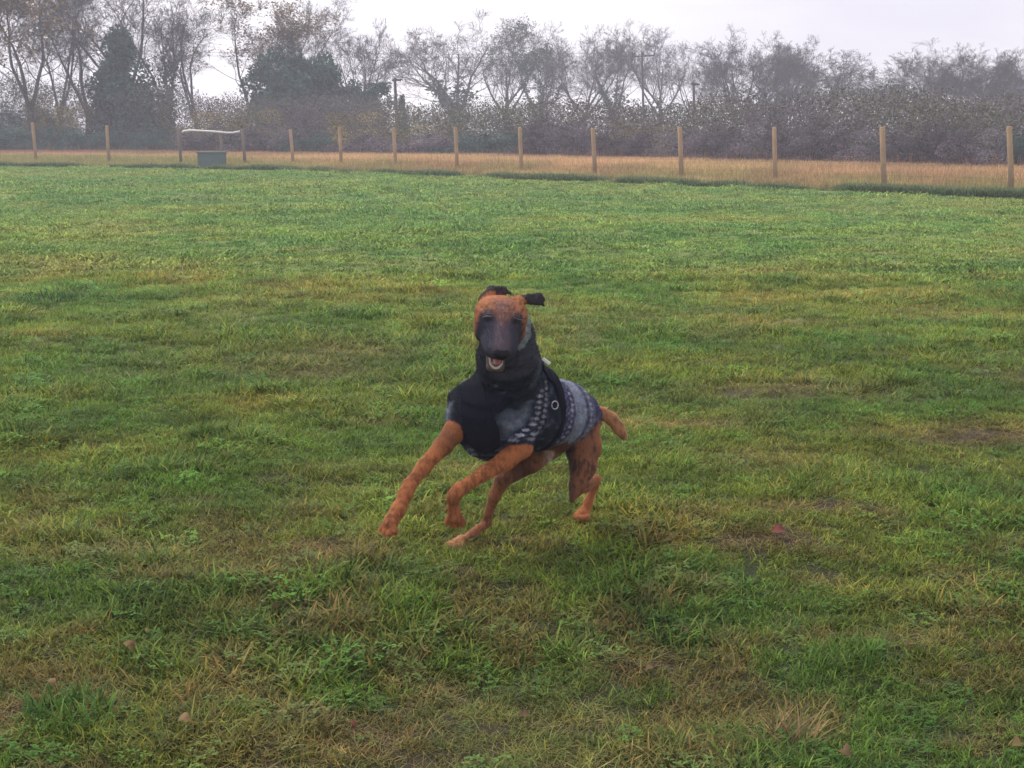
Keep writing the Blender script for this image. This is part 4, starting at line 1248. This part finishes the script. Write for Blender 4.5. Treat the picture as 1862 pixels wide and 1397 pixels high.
# cuffs with pale flecked edge
for (a, b) in (((850, 735, 4.64), (832, 786, 4.60)), ((938, 765, 4.64), (946, 797, 4.605))):
    a = P(*a); b = P(*b); d = (b - a) / np.linalg.norm(b - a)
    e = (sv - a) @ d; rr_ = np.linalg.norm(sv - a - e[:, None] * d, axis=1)
    m = (rr_ < .085) & (e > np.linalg.norm(b - a) + .034) & (nz3(sv, 90, 81) > .5)
    sc_[m] = (.26, .29, .34)
sc_ *= (0.25 + 1.4 * nz3(sv, 110, 91))[:, None]
sc_ += (np.array((.06, .07, .09)) * (sstep(.56, .68, nz3(sv, 70, 93)) * sstep(.12, .15, bandc) * (tn < .05))[:, None])
sweater = mesh_obj('knitted_coat', make_mesh('knitted_coat', sv - off, sq, M_knit, np.clip(sc_, 0, 1), True), dog)
sweater['label'] = 'navy, grey and purple patterned knitted dog coat with roll collar'

# --- harness: shells conforming to the coat
def shell(name, region, inflate, parent):
    F = Field(FS.lo, FS.lo + FS.h * (FS.n - 1), FS.h)
    F.n = FS.n; F.v = FS.v.copy()
    F.v = np.maximum(F.v - inflate, region(pg_full).astype(np.float32))
    F.v = np.maximum(F.v, -(FS.v + .004))
    v_, q_ = surface_nets(F)
    lab = np.arange(len(v_))                      # keep the one largest connected piece
    for _ in range(400):
        m_ = lab[q_].min(1); new = lab.copy()
        for k in range(4): np.minimum.at(new, q_[:, k], m_)
        if (new == lab).all(): break
        lab = new
    big_ = np.bincount(lab[q_[:, 0]]).argmax(); kv = lab == big_
    ren = np.cumsum(kv) - 1; q_ = ren[q_[kv[q_[:, 0]]]]; v_ = v_[kv]
    return mesh_obj(name, make_mesh(name, v_ - off, q_, M_harness, None, True), parent)
ax_ = [FS.lo[k] + FS.h * np.arange(FS.n[k]) for k in range(3)]
pg_full = np.stack(np.meshgrid(*ax_, indexing='ij'), -1).astype(np.float32)
harness = empty('harness', (0, 0, 0)); harness.parent = dog
bibc = cone_f(P(858, 708, 4.58), P(880, 812, 4.53), .040, .062)
shell('chest_panel', bibc, .0045, harness)
GC = P(968, 745, 4.83)
shell('girth_strap', lambda p: np.abs((p - GC) @ AX + .10 * ((p - GC) @ UPV)) - .014, .005, harness)
shell('shoulder_strap', lambda p: np.minimum(cone_f(P(975, 645, 4.66), P(1003, 695, 4.76), .024, .024)(p), cone_f(P(1003, 695, 4.76), P(1015, 735, 4.76), .026, .020)(p)), .009, harness)
shell('neck_strap', lambda p: cone_f(P(985, 655, 4.62), P(905, 745, 4.56), .019, .02)(p), .0075, harness)
# ring and tag
def torus(name, c, R, r, nrm, mat, parent, n=20, m=8, arc=1.0):
    nrm = Vector(nrm).normalized(); u = nrm.orthogonal().normalized(); v = nrm.cross(u)
    pts = []
    for i in range(n + 1):
        a = 2 * math.pi * arc * i / n
        pts.append(Vector(c) + (u * math.cos(a) + v * math.sin(a)) * R)
    return tube(name, pts, [r] * (n + 1), m, mat, parent)
from mathutils.bvhtree import BVHTree
def hit_on(v_, q_, px, py, out=0.0):
    bt = BVHTree.FromPolygons([tuple(v) for v in v_.tolist()], [tuple(f) for f in q_.tolist()])
    o_ = Vector((0, 0, CAMH)); d_ = (Vector(P(px, py, 4.5)) - o_).normalized()
    h = bt.ray_cast(o_, d_)
    return (Vector(h[0]) - d_ * out - Vector(off)) if h[0] else Vector(P(px, py, 4.6) - off)
torus('ring', hit_on(sv, sq, 1009, 737, .016), .013, .0022, (.6, -.8, .1), M_metal, harness)
tg = mesh_obj('tag', box_mesh('tag', (.030, .006, .011), M_plastic, .002), harness)
tg.location = hit_on(sv, sq, 990, 657, .012) + Vector((.006, 0, 0)); tg.rotation_euler = (0, .65, 0)
tg['label'] = 'small white tag'
M_lid = mat_basic('eyelid', (0.10, 0.085, 0.10), .45, spec=.5)
M_lash = mat_basic('lash_line', (0.010, 0.009, 0.011), .5, spec=.5)
for pts_, pts2 in ((((876, 577.5), (880, 576), (885, 575.3), (890, 575.5), (894, 577)), ((874, 576), (879, 573), (885, 572), (891, 571.5), (896, 572))),
                   (((937, 578), (941, 580.5), (945, 581.5), (949, 582), (952, 583)), ((935, 574), (940, 577), (945, 578.3), (950, 579.3), (955, 581.5)))):
    tube('eyelid', [hit_on(bv, bq, a, b, .0008) for a, b in pts_], [.0008, .0019, .0022, .0019, .0008], 8, M_lid, dog)
    tube('lash_line', [hit_on(bv, bq, a, b, .0008) for a, b in pts2], [.0008, .0014, .0017, .0014, .0008], 8, M_lash, dog)

# tongue and lower teeth
def ell_mesh(name, c, R, rad, mat, parent, seg=20, rings=12):
    import bmesh
    bm = bmesh.new(); bmesh.ops.create_uvsphere(bm, u_segments=seg, v_segments=rings, radius=1)
    for v in bm.verts:
        l_ = np.array(v.co) * np.array(rad)
        v.co = Vector(np.asarray(c) + R.T @ l_)
    me = bpy.data.meshes.new(name); bm.to_mesh(me); bm.free(); me.materials.append(mat)
    me.polygons.foreach_set('use_smooth', np.ones(len(me.polygons), dtype=bool))
    return mesh_obj(name, me, parent)
ell_mesh('tongue', hp(0, .050, -.126) - off, HR, (.015, .036, .008), M_tongue, dog)
M_lip = mat_basic('lip_rim', (0.52, 0.45, 0.38), .5, spec=.4)
lp = [(-.0225, .034, -.120), (-.021, .050, -.138), (-.017, .064, -.150), (-.009, .073, -.1565), (0, .0755, -.158), (.009, .073, -.1565), (.017, .064, -.150), (.021, .050, -.138), (.0225, .034, -.120)]
tube('lip', [Vector(hp(*a) - off) for a in lp], [.0026, .0034, .0040, .0044, .0044, .0044, .0040, .0034, .0026], 8, M_lip, dog)
for k in range(6):
    q_ = (k - 2.5)
    ell_mesh('tooth', hp(q_ * .0042, .068 - abs(q_) * .002, -.147) - off, HR, (.0019, .002, .005), M_tooth, dog, 8, 6)

# short hair on the body and wool fuzz on the coat
def vert_normals(v_, q_):
    nn_ = np.zeros_like(v_)
    a, b, c_, d_ = (v_[q_[:, k]] for k in range(4))
    fn_ = np.cross(c_ - a, d_ - b)
    for k in range(4): np.add.at(nn_, q_[:, k], fn_)
    return nn_ / (np.linalg.norm(nn_, axis=1)[:, None] + 1e-12)
def eulers(x, z):
    z = z / np.linalg.norm(z, axis=1)[:, None]
    x = x - z * np.sum(x * z, 1)[:, None]; x /= np.linalg.norm(x, axis=1)[:, None] + 1e-9
    y = np.cross(z, x)
    return np.stack([np.arctan2(y[:, 2], z[:, 2]), np.arcsin(np.clip(-x[:, 2], -1, 1)), np.arctan2(x[:, 1], x[:, 0])], -1)
def hair_tuft(n, L, w, tilt, spread, az):
    vs, fs, cs = [], [], []
    for k in range(n):
        x0, y0 = random.uniform(-spread, spread), random.uniform(-spread, spread)
        l = random.uniform(*L); t = random.uniform(*tilt); a = random.gauss(0, az)
        ex, ey, ez = math.cos(t) * math.cos(a) * l, math.cos(t) * math.sin(a) * l, math.sin(t) * l
        b = len(vs); br = random.uniform(.65, 1.4)
        vs += [(x0 + math.sin(a) * w, y0 - math.cos(a) * w, -.0004), (x0 - math.sin(a) * w, y0 + math.cos(a) * w, -.0004), (x0 + ex, y0 + ey, ez)]
        fs.append((b, b + 1, b + 2)); cs += [(br,) * 3] * 3
    return make_mesh('hair', vs, fs, M_hair, np.array(cs))
M_hair = mat_leafy('hair', (1, 1, 1), True, .1, .1, .7)
hair_coll = protos('hair_tuft', [hair_tuft(7, (.006, .012), .0005, (.18, .5), .004, .35) for _ in range(3)])
wool_coll = protos('wool_fuzz', [hair_tuft(6, (.004, .009), .0006, (.3, 1.3), .004, 2.5) for _ in range(3)])
vn = vert_normals(bv, bq)
if np.mean(np.sum(vn * (bv - bv.mean(0)), 1)) < 0: vn = -vn
ok = np.ones(len(bv), bool)
ok &= ~nose & ~((mo < 1.25) & near_head)
flow = np.tile(np.array((.05, .25, -1.0)), (len(bv), 1))
hd = near_head | ear
flow[hd] = -Fd * 1.0 + np.array((0, 0, .1))
near_eye = np.zeros(len(bv), bool)
for sgn in (-1, 1): near_eye |= np.linalg.norm(q - np.array((sgn * .044, .01, -.005)), axis=1) < .018
ok &= ~near_eye
ci_ = np.flatnonzero(ok); ci_ = rng.permutation(ci_)[:60000]
fur = scatter('body_fur', hair_coll, bv[ci_] - off, eulers(flow[ci_] + rng.normal(0, .15, (len(ci_), 3)), vn[ci_]),
              np.where(hd[ci_], .6, 1.0)[:, None] * np.ones((1, 3)), rng.integers(0, 3, len(ci_)), bc[ci_] * 1.05, kind='stuff')
fur.parent = dog
wn = vert_normals(sv, sq)
if np.mean(np.sum(wn * (sv - sv.mean(0)), 1)) < 0: wn = -wn
ci_ = rng.permutation(len(sv))[:32000]
wool = scatter('wool_fuzz', wool_coll, sv[ci_] - off, eulers(rng.normal(0, 1, (len(ci_), 3)), wn[ci_]), np.ones((len(ci_), 3)),
               rng.integers(0, 3, len(ci_)), np.clip(sc_[ci_] * 1.15 + .004, 0, 1), kind='stuff')
wool.parent = dog

# ------------------------------------------------------------------ air
import bmesh
bm = bmesh.new(); bmesh.ops.create_cube(bm, size=1)
zt = 17.0
for v in bm.verts:
    v.co = Vector((v.co.x * 350, v.co.y * 270 + 110, (zt if v.co.z > 0 else -1.3)))
me = bpy.data.meshes.new('haze'); bm.to_mesh(me); bm.free()
mh = bpy.data.materials.new('haze'); mh.use_nodes = True
th = mh.node_tree; th.nodes.clear()
oh = N(th, 'ShaderNodeOutputMaterial'); pv = N(th, 'ShaderNodeVolumePrincipled', inp={'Density': 0.0023, 'Color': (0.80, 0.81, 0.96, 1), 'Anisotropy': 0.0})
th.links.new(pv.outputs[0], oh.inputs['Volume'])
me.materials.append(mh)
mesh_obj('haze', me, kind='stuff', label='thin pale evening haze over the field', cat='haze')
